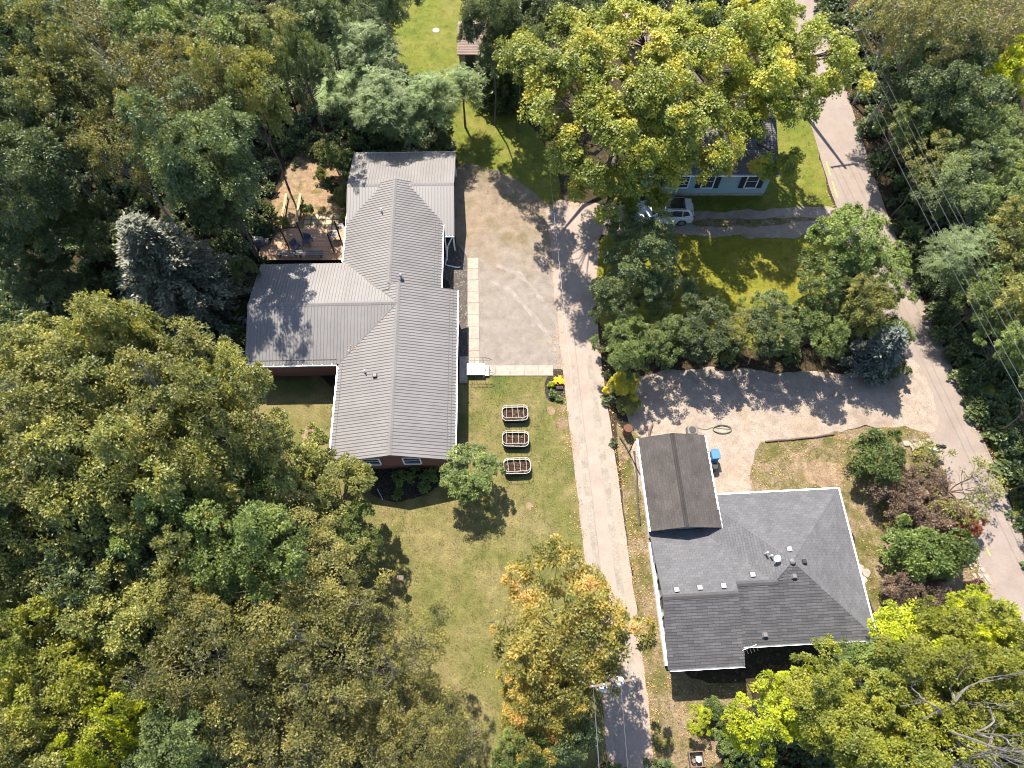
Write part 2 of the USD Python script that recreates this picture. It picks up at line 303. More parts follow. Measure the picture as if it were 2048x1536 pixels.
leaf_mat('leaf_litter', [(0, (.16, .085, .035)), (.5, (.27, .15, .06)), (1, (.4, .27, .13))], trans=.1)
leaf_mat('petal_yellow', [(0, (.45, .26, .01)), (.5, (.65, .4, .015)), (1, (.75, .5, .03))], trans=.2)

# ---------------------------------------------------------------- the ground
def sheet(name, px, z, mat, jit=.18, smooth=2, label=None, kind='structure', world=False, freq=.9, cat=None):
    p = np.array(px, float) if world else np.array([P(x, y)[:2] for x, y in px])
    for _ in range(smooth):
        q = np.roll(p, -1, axis=0); p = np.stack([p * .75 + q * .25, p * .25 + q * .75], 1).reshape(-1, 2)
    ring = Polygon(p).exterior; n = max(12, int(ring.length / .22))
    p = np.array([ring.interpolate(i / n, normalized=True).coords[0] for i in range(n)])
    if jit:
        d = np.stack([meshkit.fbm(np.c_[p * freq, np.full(n, 3.1 + k * 17)], 4) - .5 for k in range(2)], 1)
        p = p + d * jit * 3.2
    poly = Polygon(p).buffer(0)
    if poly.geom_type != 'Polygon': poly = max(poly.geoms, key=lambda g: g.area)
    v, f = trimesh.creation.triangulate_polygon(poly, engine='earcut')
    v3 = np.c_[v, np.full(len(v), z)]
    t = v3[f]; flip = np.cross(t[:, 1] - t[:, 0], t[:, 2] - t[:, 0])[:, 2] < 0
    f = np.where(flip[:, None], f[:, ::-1], f)
    m = MB(); m.add(v3, f); m.build(name, mat, kind=kind, label=label, cat=cat)
    return poly

g = 120.0
gm = MB(); gx = np.linspace(-g, g, 61); gy = np.linspace(-60, 150, 53)
gv = np.array([(x, y, 0.) for y in gy for x in gx]); gi = np.array([(j * 61 + i, j * 61 + i + 1, (j + 1) * 61 + i + 1, (j + 1) * 61 + i) for j in range(52) for i in range(60)])
gm.add(gv, gi); gm.build('ground', 'forest_floor', kind='structure', label='brown woodland floor of soil and leaf litter under all the trees')

ROADL = [(24.4, 95), (24.9, 66), (25.5, 50), (26.0, 37.6), (27.2, 28), (28.65, 18.4), (29.65, 8.6), (30.3, 0), (31.5, -14), (33, -40)]
ROADR = [(x + w, y) for (x, y), w in zip(ROADL, [4.0, 4.0, 4.0, 3.95, 3.75, 3.6, 3.5, 3.5, 3.5, 3.5])]
L1 = sheet('lawn', [(640, 735), (660, 960), (690, 1080), (720, 1200), (760, 1330), (830, 1420), (900, 1560), (1230, 1560), (1212, 1380), (1190, 1230), (1172, 1080), (1158, 960), (1140, 830), (1128, 738), (960, 745), (912, 740), (800, 800)], .004, 'lawn', label='olive lawn between the main house and the lane')
sheet('courtyard_lawn', [(480, 735), (672, 735), (668, 930), (560, 960), (470, 880)], .005, 'lawn', label='small lawn tucked in the corner behind the main house')
L2 = sheet('yard_lawn', [(1180, 455), (1330, 470), (1640, 462), (1680, 470), (1640, 640), (1560, 700), (1320, 700), (1190, 690)], .004, 'lawn_bright', label='bright yellow green lawn between the hedge and the gravel drive')
L3 = sheet('back_lawn', [(770, -30), (1000, -30), (1010, 180), (1120, 330), (1115, 420), (1010, 430), (905, 330), (890, 200), (790, 140)], .004, 'lawn_green', label='green back lawn by the brown shed')
L4 = sheet('roadside_lawn', [(1500, 150), (1605, 180), (1660, 400), (1675, 425), (1540, 425), (1200, 420), (1200, 300)], .004, 'lawn_green', label='green lawn strip round the pale blue house beside the road')
L5 = sheet('verge', [(1930, 700), (2010, 760), (2060, 900), (2120, 1150), (2060, 1130), (1985, 900), (1930, 760), (1880, 640), (1850, 560), (1880, 560)], .004, 'lawn_green', label='shaded grass verge along the far side of the road')
L6 = sheet('side_yard', [(1245, 840), (1300, 860), (1310, 1060), (1345, 1345), (1420, 1370), (1520, 1360), (1480, 1440), (1420, 1560), (1295, 1560), (1286, 1350), (1262, 1130), (1240, 960), (1228, 850)], .004, 'rough_grass', label='patchy dry grass strip between the lane and the grey roofed house')
L7 = sheet('front_yard', [(1512, 884), (1560, 880), (1620, 876), (1675, 868), (1720, 858), (1780, 850), (1860, 850), (1880, 930), (1960, 1120), (2020, 1240), (1960, 1260), (1760, 1300), (1690, 1000), (1560, 1010), (1500, 1010), (1500, 950)], .0135, 'rough_grass', jit=.22, smooth=1, label='patchy yard between the grey roofed house and the road')
sheet('bare_soil_patch', [(1590, 925), (1640, 915), (1690, 940), (1690, 975), (1640, 980), (1600, 960)], .018, 'dry_dirt', jit=.35, label='bare pale soil patch in the front yard by the grey roof')
sheet('garden_soil', [(575, 330), (700, 270), (712, 300), (705, 400), (690, 470), (560, 470), (530, 430), (560, 380)], .006, 'orange_dirt', jit=.3, label='orange bare soil of the back garden behind the deck')
sheet('woodland_path', [(560, 360), (600, 300), (650, 262), (690, 265), (665, 300), (610, 350), (590, 390)], .01, 'dry_dirt', jit=.25, label='worn dirt path leading into the trees by the metal roof')
sheet('gravel_pad', [(905, 320), (960, 335), (1030, 352), (1105, 420), (1150, 440), (1150, 560), (1133, 640), (1132, 745), (1128, 738), (960, 738), (955, 738), (935, 600), (915, 560), (905, 480)], .008, 'gravel_brown', jit=.25, label='brown gravel parking area beside the main house')
for pts, lb in (([(975, 560), (1020, 580), (1075, 640), (1112, 705)], 'lower faint curved tyre track across the gravel parking area'), ([(990, 530), (1040, 548), (1085, 600), (1120, 660)], 'upper faint curved tyre track across the gravel parking area')):
    q = LineString([P(*p)[:2] for p in pts]).buffer(.15, cap_style=2); sheet('tyre_track', list(q.exterior.coords)[:-1], .0125, 'gravel_track', jit=.13, smooth=2, world=True, freq=2.2, label=lb)
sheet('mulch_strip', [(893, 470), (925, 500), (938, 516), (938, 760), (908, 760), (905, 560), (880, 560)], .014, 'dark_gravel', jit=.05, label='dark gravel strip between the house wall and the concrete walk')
sheet('driveway_apron', [(1090, 400), (1160, 405), (1300, 418), (1420, 425), (1540, 418), (1680, 410), (1690, 462), (1560, 478), (1420, 470), (1290, 468), (1210, 470), (1120, 470)], .010, 'gravel_pale', jit=.28, label='rutted gravel drive in front of the pale blue house')
sheet('grass_median', [(1385, 440), (1480, 436), (1600, 434), (1650, 440), (1600, 446), (1480, 452), (1390, 452)], .015, 'rough_grass', jit=.22, label='grassy strip between the wheel ruts of the gravel drive')
GD = sheet('gravel_drive', [(1236, 770), (1290, 745), (1420, 735), (1600, 745), (1780, 750), (1840, 720), (1880, 820), (1872, 862), (1760, 848), (1690, 862), (1560, 900), (1540, 930), (1540, 1010), (1450, 1020), (1400, 1000), (1300, 880), (1262, 868)], .009, 'gravel_pale', jit=.22, label='pale gravel drive between the hedge and the garage')
sheet('gravel_margin', [(1255, 880), (1290, 880), (1300, 980), (1310, 1060), (1290, 1010), (1268, 950)], .0135, 'gravel_pale', jit=.15, label='pale gravel margin along the garage wall')
sheet('foundation_bed', [(690, 925), (905, 918), (910, 950), (860, 985), (800, 1010), (740, 985), (690, 960)], .012, 'mulch', jit=.12, label='dark planting bed shaped as the painted shadow of the brick gable wall')  # dark mulch laid in the outline of the gable's cast shadow, painting that shade
LANEL = [(1088, 405), (1100, 470), (1106, 560), (1116, 650), (1125, 735), (1148, 930), (1165, 1080), (1187, 1240), (1205, 1400), (1219, 1560)]
LANER = [(1206, 425), (1196, 500), (1192, 600), (1199, 700), (1222, 860), (1240, 985), (1260, 1130), (1279, 1260), (1292, 1370), (1312, 1560)]
LN = sheet('lane', LANEL + LANER[::-1], .016, 'lane', jit=.05, smooth=1, label='pale concrete lane running down the middle of the picture')
for k, (a, b) in enumerate(((.18, .34), (.64, .8))):
    l, r = np.array(LANEL[4:], float), np.array(LANER[3:], float)[:6]
    l = l[:6]; p1 = l + (r - l) * a; p2 = l + (r - l) * b
    sheet('wheel_track', list(map(tuple, p1)) + list(map(tuple, p2[::-1])), .02, 'wheel_track', jit=.1, smooth=1, label=('left' if k == 0 else 'right') + ' worn wheel track along the pale concrete lane')
RD = sheet('road', ROADL + ROADR[::-1], .018, 'asphalt_old', jit=.05, smooth=1, world=True, label='narrow worn road crossing the right of the picture')
sheet('gravel_mouth', [(1780, 745), (1830, 700), (1880, 830), (1870, 870), (1800, 850)], .022, 'gravel_pale', jit=.2, label='gravel spilled where the pale drive meets the road')
for (x0, y0, x1, y1), lb in (((1652, 322, 1661, 352), 'first yellow paint dash on the road, nearest the pale blue house'), ((1664, 362, 1675, 396), 'second yellow paint dash on the road, just above the gravel drive'), ((1972, 1096, 1980, 1111), 'yellow paint dash on the road beside the round green shrub')):
    a, b = P(x0, y0)[:2], P(x1, y1)[:2]; ln = LineString([a, b]).buffer(.05, cap_style=2)
    sheet('road_marking', list(ln.exterior.coords)[:-1], .0225, 'yellow_paint', jit=.012, smooth=0, world=True, freq=6, label=lb)
for x, y, r, lb in ((1104, 822, .28, 'left bare soil spot in the lawn below the flower bed'), (1126, 818, .3, 'right bare soil spot in the lawn below the flower bed'), (1126, 846, .42, 'long bare soil spot at the lawn edge by the lane'), (618, 870, .5, 'bare soil spot in the courtyard lawn'), (1060, 1010, .22, 'small bare spot in the lawn near the raised beds')):
    c = P(x, y); t = np.linspace(0, 6.28, 12)[:-1]
    sheet('soil_spot', [(c[0] + r * math.cos(a), c[1] + r * 1.25 * math.sin(a)) for a in t], .009, 'dry_dirt', jit=.12, smooth=1, world=True, label=lb)

# concrete walks, slab by slab
def walk(name, label, x0, y0, x1, y1, n, along_y, rz=0.0):
    t = thing(name, label, 'walkway', ((x0 + x1) / 2, (y0 + y1) / 2, 0), rz); tag(t, kind='structure')
    w, h = x1 - x0, y1 - y0
    for k in range(n):
        m = MB(); tl = RNG.uniform(0, .012)
        if along_y: m.box((-w / 2, -h / 2 + h * k / n + .005, -.05), (w / 2, -h / 2 + h * (k + 1) / n - .005, .05 + tl), bevel=.012)
        else: m.box((-w / 2 + w * k / n + .005, -h / 2, -.05), (-w / 2 + w * (k + 1) / n - .005, h / 2, .05 + tl), bevel=.012)
        m.build('slab', 'concrete', t)
    return t
walk('walkway', 'long concrete walk of square slabs beside the main house', -3.32, 23.55, -2.47, 32.75, 9, True, math.radians(1.6))
walk('walkway', 'short concrete walk from the white ramp towards the lane', -2.2, 22.58, 2.95, 23.4, 5, False)

# ---------------------------------------------------------------- buildings
def slope_frame(poly):
    n = normal(poly); v = np.array([0, 0, 1.0]) - n * n[2]; v /= np.linalg.norm(v); return n, np.cross(v, n), v

def metal_slope(parent, poly, off, lift=.012):
    """a roof slope of ribbed metal: a deck, and on it each sheet a part of its own"""
    poly = upward(poly); n, u, v = slope_frame(poly); o = np.array(poly[0])
    deck = MB(off); deck.slab(poly, .12); dk = deck.build('roof_slope', 'metal_deck', parent)
    p2 = [np.array([(q - o) @ u, (q - o) @ v]) for q in poly]
    lo, hi = min(q[0] for q in p2), max(q[0] for q in p2)
    rib, sh = .2286, .2286 * 4
    for k in range(math.floor(lo / sh), math.ceil(hi / sh)):
        m = MB(off)
        for r in range(4):
            b = k * sh + r * rib
            brk = [b, b + .01, b + .042, b + .052, b + rib]; hh = [0, .034, .034, 0, 0]
            for i in range(4):
                c = clip(clip(p2, 0, brk[i], True), 0, brk[i + 1], False)
                if len(c) < 3: continue
                z = [hh[i] + (hh[i + 1] - hh[i]) * (q[0] - brk[i]) / (brk[i + 1] - brk[i]) for q in c]
                pts = [o + u * q[0] + v * q[1] + n * (lift + zz) for q, zz in zip(c, z)]
                m.add(pts, [[0, j, j + 1] for j in range(1, len(pts) - 1)])
        if m.n: m.build('roof_panel', 'metal_roof', dk)
    return dk

def shingle_slope(parent, poly, off, mat, lift=.01, pitch=.17, deckmat='grey_shingle_trim', deck_t=.12):
    poly = upward(poly); n, u, v = slope_frame(poly); o = np.array(poly[int(np.argmin([q[2] for q in poly]))])
    deck = MB(off); deck.slab(poly, deck_t); dk = deck.build('roof_slope', deckmat, parent)
    p2 = [np.array([(q - o) @ u, (q - o) @ v]) for q in poly]
    lo, hi = min(q[1] for q in p2), max(q[1] for q in p2); m = MB(off)
    for k in range(math.floor(lo / pitch), math.ceil(hi / pitch)):
        a, b = k * pitch, (k + 1) * pitch
        c = clip(clip(p2, 1, a, True), 1, b, False)
        if len(c) < 3: continue
        hgt = lambda q: lift + .016 * (1 - (q[1] - a) / pitch)
        pts = [o + u * q[0] + v * q[1] + n * hgt(q) for q in c]
        m.add(pts, [[0, j, j + 1] for j in range(1, len(pts) - 1)], uv=c)
        low = sorted([q for q in c if abs(q[1] - a) < 1e-6], key=lambda q: q[0])
        if len(low) >= 2:
            A, B = low[0], low[-1]
            top = [o + u * q[0] + v * q[1] + n * hgt(q) for q in (A, B)]; bot = [x - n * .02 for x in top]
            m.add([bot[0], bot[1], top[1], top[0]], [[0, 1, 2], [0, 2, 3]], uv=[A, B, B, A])
    tag(m.build('shingle_courses', mat, dk, uv=True), kind='stuff')
    return dk

def ridge_cap(parent, p, q, s1, s2, mat, off, w=.17, h=.045, name='ridge_cap', seg=None):
    """a folded strip over a ridge or hip: p, q its ends, s1 and s2 the unit vectors down the two sides"""
    p, q = np.array(p, float), np.array(q, float); L = np.linalg.norm(q - p); n = 1 if not seg else max(1, round(L / seg))
    for k in range(n):
        a, b = p + (q - p) * k / n, p + (q - p) * ((k + 1) / n - (.006 / L if n > 1 else 0))
        z = np.array([0, 0, h]); m = MB(off)
        v = [a + z, b + z, b + np.array(s1) * w + z * .6, a + np.array(s1) * w + z * .6, a + np.array(s2) * w + z * .6, b + np.array(s2) * w + z * .6]
        v += [v[2] - z * .8, v[3] - z * .8, v[4] - z * .8, v[5] - z * .8]
        m.add(v, [[0, 3, 2], [0, 2, 1], [0, 1, 5], [0, 5, 4], [3, 7, 6], [3, 6, 2], [5, 9, 8], [5, 8, 4]]); m.build(name, mat, parent)

def gutter(parent, p, q, out, off, mat='white_paint', w=.12, h=.11, hangers=0):
    p, q, out = np.array(p, float), np.array(q, float), np.array(out, float); z = np.array([0, 0, 1.0]); m = MB(off); t = .012
    def bar(a0, a1, z0, z1):
        c = [p + out * a0 + z * z0, q + out * a0 + z * z0, q + out * a1 + z * z0, p + out * a1 + z * z0]; c += [x + z * (z1 - z0) for x in c]
        m.add(c, [[0, 1, 2, 3], [4, 7, 6, 5], [0, 4, 5, 1], [1, 5, 6, 2], [2, 6, 7, 3], [3, 7, 4, 0]])
    bar(0, t, -h, 0); bar(t, w - .03, -h, -h + t); bar(w - .03, w, -h, .004)
    g = m.build('gutter', mat, parent)
    for k in range(hangers):
        c = p + (q - p) * (k + .5) / hangers; mm = MB(off); d = (q - p) / np.linalg.norm(q - p)
        a = [c - d * .025 + out * .005 + z * .012, c + d * .025 + out * .005 + z * .012, c + d * .025 + out * (w - .005) + z * .012, c - d * .025 + out * (w - .005) + z * .012]; a += [x + z * .02 for x in a]
        mm.add(a, [[0, 1, 2, 3], [4, 7, 6, 5], [0, 4, 5, 1], [1, 5, 6, 2], [2, 6, 7, 3], [3, 7, 4, 0]]); mm.build('hanger', 'white_metal' if k % 3 else 'grey_metal', g)
    return g

def window(parent, c, w, h, nrm, off, panes=(2, 1), frame='white_paint', depth=.06):
    """c centre on the wall plane, nrm outward axis vector in x or y"""
    c, nrm = np.array(c, float), np.array(nrm, float); s = np.array([-nrm[1], nrm[0], 0]); z = np.array([0, 0, 1.0])
    def plank(m, a, b, zz0, zz1, d0, d1):
        lo = c + s * a + z * zz0 + nrm * d0; hi = c + s * b + z * zz1 + nrm * d1; m.box(lo, hi)
    m = MB(off); fr = .07
    plank(m, -w / 2 - fr, -w / 2, -h / 2 - fr, h / 2 + fr, 0, depth); plank(m, w / 2, w / 2 + fr, -h / 2 - fr, h / 2 + fr, 0, depth)
    plank(m, -w / 2, w / 2, h / 2, h / 2 + fr, 0, depth); plank(m, -w / 2, w / 2, -h / 2 - fr, -h / 2, 0, depth + .03)
    wd = m.build('window', frame, parent)
    nx, nz = panes
    for i in range(nx):
        for k in range(nz):
            m = MB(off); gx, gz = w / nx, h / nz
            plank(m, -w / 2 + gx * i + .018, -w / 2 + gx * (i + 1) - .018, -h / 2 + gz * k + .018, -h / 2 + gz * (k + 1) - .018, .005, .02); m.build('pane', 'window_glass', wd)
    m = MB(off)
    for i in range(1, nx): plank(m, -w / 2 + w / nx * i - .018, -w / 2 + w / nx * i + .018, -h / 2, h / 2, .004, .035)
    for k in range(1, nz): plank(m, -w / 2, w / 2, -h / 2 + h / nz * k - .016, -h / 2 + h / nz * k + .016, .003, .034)
    if m.n: m.build('sash', frame, wd)
    return wd

def gable_y(x0, x1, xr, y0, y1, ze, zr):
    return [[(x0, y0, ze), (xr, y0, zr), (xr, y1, zr), (x0, y1, ze)], [(x1, y0, ze), (x1, y1, ze), (xr, y1, zr), (xr, y0, zr)]]
def gable_x(x0, x1, y0, y1, yr, ze0, ze1, zr):
    return [[(x0, y0, ze0), (x1, y0, ze0), (x1, yr, zr), (x0, yr, zr)], [(x0, y1, ze1), (x0, yr, zr), (x1, yr, zr), (x1, y1, ze1)]]
def unit(v): v = np.array(v, float); return v / np.linalg.norm(v)

# main house with the ribbed metal roof
HP = np.array([-8.0, 26.0, 0.0])
house = thing('main_house', 'long house under a grey ribbed metal roof with white gutters, left of the lane', 'house', HP, math.radians(1.2))
ZA, ZAr, ZB, ZBr, ZC, ZCr = 2.6, 3.75, 2.5, 3.6, 2.25, 3.3
A = (-11.85, -3.88, -7.88, 15.22, 28.05); B = (-12.25, -5.05, -8.62, 27.6, 37.5); C = (-12.3, -4.18, 33.15, 41.3, 37.2); D = (-18.2, -7.9, 22.3, 30.55, 26.4)
w = MB(HP); i = .42
w.extrude_y([(A[0] + i, 0), (A[1] - i, 0), (A[1] - i, ZA - .04), (A[2], ZAr - .17), (A[0] + i, ZA - .04)], A[3] + i, A[4] - .15); w.build('wall', 'brick_wall', house)
w = MB(HP); w.extrude_y([(B[0] + i, 0), (B[1] - i, 0), (B[1] - i, ZB - .04), (B[2], ZBr - .17), (B[0] + i, ZB - .04)], A[4] - .15, B[4] - i); w.build('wall', 'white_siding', house)
w = MB(HP); w.extrude_x([(C[2] + 1.6, 0), (C[3] - i, 0), (C[3] - i, ZC - .04), (C[4], ZCr - .17), (C[2] + 1.6, ZC - .04)], C[0] + i, C[1] - .9); w.build('wall', 'white_siding', house)
w = MB(HP); w.extrude_x([(D[2] + i, 0), (D[3] - i, 0), (D[3] - i, ZA - .04), (D[4], ZAr - .17), (D[2] + i, ZA - .04)], D[0] + i, A[0] + i); w.build('wall', 'brick_wall', house)
for k, poly in enumerate(gable_y(A[0], A[1], A[2], A[3], A[4], ZA, ZAr)): metal_slope(house, poly, HP)
for poly in gable_y(B[0], B[1], B[2], B[3], B[4], ZB, ZBr): metal_slope(house, poly, HP)
for poly in gable_x(C[0], C[1], C[2], C[3], C[4], ZC, ZC, ZCr): metal_slope(house, poly, HP)
for poly in gable_x(D[0], D[1], D[2], D[3], D[4], ZA, ZA, ZAr): metal_slope(house, poly, HP)
sa = unit((-1, 0, -.29)), unit((1, 0, -.29)); sc = unit((0, -1, -.27)), unit((0, 1, -.27))
ridge_cap(house, (A[2], A[3], ZAr), (A[2], A[4], ZAr), *sa, 'metal_roof', HP); ridge_cap(house, (B[2], A[4] + .05, ZBr), (B[2], B[4], ZBr), *sa, 'metal_roof', HP)
ridge_cap(house, (C[0], C[4], ZCr), (B[2] - 1.2, C[4], ZCr), *sc, 'metal_roof', HP); ridge_cap(house, (B[2] + 1.2, C[4], ZCr), (C[1], C[4], ZCr), *sc, 'metal_roof', HP)
ridge_cap(house, (D[0], D[4], ZAr), (A[2], D[4], ZAr), *sc, 'metal_roof', HP)
for p, q in (((A[0] + .04, D[2] + .04, ZA), (A[2], D[4], ZAr)), ((B[0] + .15, D[3] - .1, ZA - .03), (A[2], D[4], ZAr))):     # valleys
    d = unit(np.array(q) - p); sd = np.array([-d[1], d[0], 0]); ridge_cap(house, p, q, sd, -sd, 'metal_deck', HP, w=.05, h=.05, name='valley_flashing')
gutter(house, (A[1], A[3] + .02, ZA - .01), (A[1], A[4], ZA - .01), (1, 0, 0), HP, hangers=18); gutter(house, (A[0], A[3] + .02, ZA - .01), (A[0], D[2] - .15, ZA - .01), (-1, 0, 0), HP, hangers=9)
gutter(house, (D[0] + .3, D[2], ZA - .01), (A[0] - .13, D[2], ZA - .01), (0, -1, 0), HP, hangers=9); gutter(house, (B[1], A[4] + .03, ZB - .01), (B[1], 35.0, ZB - .01), (1, 0, 0), HP, hangers=9)
gutter(house, (B[0], D[3] + .2, ZB - .01), (B[0], 36.4, ZB - .01), (-1, 0, 0), HP, hangers=8); gutter(house, (C[0], C[3], ZC - .01), (C[1], C[3], ZC - .01), (0, 1, 0), HP, hangers=10)
gutter(house, (B[1] + .15, C[2], ZC - .01), (C[1], C[2], ZC - .01), (0, -1, 0), HP, hangers=3)
for c in ((-9.4, 15.64, 1.55), (-6.75, 15.64, 1.55)): window(house, c, 1.05, 1.0, (0, -1, 0), HP, panes=(1, 2))
m = MB(HP); m.box((A[1] - i, 22.6, .35), (A[1] - i + .05, 23.5, 2.3)); dr = m.build('door', 'white_paint', house)
m = MB(HP); m.tube([(A[1] - i + .09, 22.7, 1.3), (A[1] - i + .09, 22.72, 1.42)], .018); m.build('handle', 'grey_metal', dr)
m = MB(HP); m.tube([(-5.45 + .55, 33.35, 2.1), (-5.45 + .55, 33.1, 1.9), (-5.45 + .55, 32.9, .15), (-5.0, 32.0, .09), (-4.1, 31.75, .07), (-3.85, 31.78, .07)], .05, 8); m.tube([(-4.35, 33.05, 2.12), (-4.75, 32.9, 1.2), (-4.88, 32.4, .12)], .045, 8); m.build('downspout', 'white_paint', house)
for y in (33.35, 40.8): m = MB(HP); m.box((-4.34, y, 0), (-4.24, y + .1, 2.2)); m.build('porch_post', 'white_paint', house)
m = MB(HP); m.box((-3.82, 21.9, 0), (-3.24, 23.92, .3), bevel=.02); m.build('doorstep', 'concrete', house)
def fastener_row(p, q, up):
    p, q, up = (np.array(v, float) for v in (p, q, up)); n = np.cross(q - p, up); n /= np.linalg.norm(n); n *= np.sign(n[2]); m = MB(HP); c = [p, q, q + up * .022, p + up * .022]; c = [x + n * .05 for x in c] + [x + n * .012 for x in c]
    m.add(c, [[0, 1, 2, 3], [4, 7, 6, 5], [0, 4, 5, 1], [1, 5, 6, 2], [2, 6, 7, 3], [3, 7, 4, 0]]); m.build('fastener_row', 'metal_deck', house)
sl = (ZAr - ZA) / (A[1] - A[2]); ux = unit((-1, 0, sl)); uw = unit((1, 0, sl)); uy = unit((0, 1, (ZAr - ZA) / (D[4] - D[2])))
for d in (.28, .52):
    fastener_row(np.array([A[1], A[3] + .05, ZA]) + ux * d, np.array([A[1], A[4] - .05, ZA]) + ux * d, ux); fastener_row(np.array([B[1], A[4] + .05, ZB]) + ux * d, np.array([B[1], 34.6, ZB]) + ux * d, ux)
fastener_row(np.array([A[0], A[3] + .05, ZA]) + uw * .28, np.array([A[0], D[2] - .1, ZA]) + uw * .28, uw); fastener_row(np.array([D[0] + .05, D[2], ZA]) + uy * .3, np.array([A[0] - .1, D[2], ZA]) + uy * .3, uy)
def roof_z(x): return ZAr - abs(x - A[2]) * (ZAr - ZA) / (A[1] - A[2])
def pipe(parent, x, y, z, r, h, mat, off, cap=None):
    m = MB(off); m.tube([(x, y, z - .1), (x, y, z + h)], r, 10); p = m.build('vent_pipe', mat, parent)
    m = MB(off); m.tube([(x, y, z - .03), (x, y, z + .05), (x, y, z + .08)], [r * 2.4, r * 1.6, r * 1.05], 10); m.build('flashing', 'grey_metal', p)
    if cap: m = MB(off); m.tube([(x, y, z + h - .02), (x, y, z + h + .04), (x, y, z + h + .1)], [r * 1.9, r * 1.9, r * .3], 10); m.build('cap', cap, p)
pipe(house, -9.5, 34.55, 3.35, .045, .42, 'white_paint', HP); pipe(house, -7.75, 28.5, 3.45, .07, .55, 'galvanized', HP, 'galvanized')
pipe(house, -9.86, 21.3, roof_z(-9.86), .05, .38, 'white_paint', HP); m = MB(HP); z = roof_z(-9.15); m.box((-9.3, 20.78, z - .02), (-9.02, 21.06, z + .2), bevel=.03); m.build('roof_vent', 'dark_plastic', house)

# white ramp landing with handrails at the house door
t = thing('entry_ramp', 'white metal ramp landing with thin handrails at the house door', 'ramp', (-2.6, 22.93, 0))
m = MB(); m.box((-.66, -.46, .34), (.66, .46, .40), bevel=.01); m.build('landing', 'white_metal', t)
for k, x in enumerate((-.6, .6)):
    for y in (-.42, .42): m = MB(); m.box((x - .03, y - .03, 0), (x + .03, y + .03, .345)); m.build('leg', 'white_metal', t)
m = MB(); m.box((.66, -.43, .16), (.96, .43, .2), bevel=.01); m.build('step', 'white_metal', t)
for y in (-.44, .44):
    m = MB(); m.tube([(-.62, y, .4), (-.62, y, 1.3), (.6, y, 1.3), (.95, y, 1.2), (1.12, y, 1.05), (1.0, y, .9), (.6, y, .86), (-.62, y, .86)], .017, 6); m.tube([(.55, y, .4), (.55, y, 1.3)], .017, 6); m.tube([(-.05, y, .4), (-.05, y, 1.3)], .012, 6); m.build('handrail', 'black_metal', t)

# grey roofed house on the right, with its garage
RP = np.array([14.0, 8.0, 0.0]); ra = math.radians(3.0)
rh = thing('grey_roofed_house', 'single storey house with grey shingle hip roof, shade painted in, right of the lane', 'house', RP, ra)
z0, S = 2.3, .335; apex = (16.4, 8.55, z0 + 4.35 * S)
m = MB(RP); m.box((9.02, 3.55, 0), (13.0, 10.9, 2.28)); m.build('wall', 'white_siding', rh)
m = MB(RP); m.box((13.0, 4.6, 0), (20.45, 12.8, 2.28)); m.build('wall', 'white_siding', rh)
zr = z0 + 3.78 * S; zn = z0
m = MB(RP); m.extrude_x([(3.6, 2.25), (10.8, 2.25), (6.95, zr - .2)], 9.02, 12.9); m.build('gable_wall', 'white_siding', rh)
shingle_slope(rh, [(8.62, 3.17, z0), (13.0, 3.17, z0), (13.0, 6.95, zr), (8.62, 6.95, zr)], RP, 'shingle_shaded')
sn = (zr - zn + .1) / (11.1 - 6.95); zmid = zr - sn * (7.5 - 6.95)
shingle_slope(rh, [(8.62, 11.1, zn - .1), (8.62, 6.95, zr), (13.0, 6.95, zr), (13.0, 11.1, zn - .1)], RP, 'shingle_grey')
shingle_slope(rh, [(13.0, 11.1, zn - .1), (13.0, 7.5, zmid), (15.6, 7.5, zmid), (15.6, 8.6, zr - sn * 1.65), (13.4, 11.1, zn - .1)], RP, 'shingle_grey', lift=.008)
shingle_slope(rh, [(13.0, 4.2, z0), (15.4, 4.2, z0), (15.4, 7.5, z0 + 3.3 * S), (13.0, 7.5, z0 + 3.3 * S)], RP, 'shingle_shaded')
shingle_slope(rh, [(15.4, 4.2, z0), (20.85, 4.2, z0), apex, (15.4, 7.5, z0 + 3.3 * S)], RP, 'shingle_shaded')
shingle_slope(rh, [(20.85, 4.2, z0), (20.85, 13.17, z0), apex], RP, 'shingle_grey')
shingle_slope(rh, [(20.85, 13.17, z0), (11.9, 13.17, z0), apex], RP, 'shingle_grey')
shingle_slope(rh, [(11.9, 13.17, z0), (11.9, 4.4, z0 - .03), apex], RP, 'shingle_grey')
for q, mt in (((20.85, 4.2, z0), 'shingle_lilac'), ((20.85, 13.17, z0), 'shingle_grey'), ((12.3, 12.75, z0 + .13), 'shingle_grey'), ((15.45, 7.5, zmid + .03), 'shingle_grey')):
    d = unit(np.array(q) - apex); sd = np.array([-d[1], d[0], 0]); sg = .1
    ridge_cap(rh, apex, q, sd - np.array([0, 0, sg * 2.4]), -sd - np.array([0, 0, sg * 2.4]), mt, RP, w=.13, h=.012)
ridge_cap(rh, (8.62, 6.95, zr), (13.0, 6.95, zr), *sc, 'shingle_lilac', RP, w=.16, h=.05, seg=.3); ridge_cap(rh, (13.0, 7.5, zmid + .03), (15.45, 7.5, zmid + .03), *sc, 'shingle_lilac', RP, w=.16, h=.05, seg=.3)
def fascia(parent, p, q, off, mat='white_paint', w=.09, h=.16):
    p, q = np.array(p, float), np.array(q, float); d = unit(q - p); o = np.array([d[1], -d[0], 0]); zz = np.array([0, 0, 1.0]); m = MB(off)
    c = [p - zz * h, q - zz * h, q - zz * h + o * w, p - zz * h + o * w]; c += [x + zz * (h + .03) for x in c]
    m.add(c, [[0, 3, 2, 1], [4, 5, 6, 7], [0, 1, 5, 4], [1, 2, 6, 5], [2, 3, 7, 6], [3, 0, 4, 7]]); m.build('fascia', mat, parent)
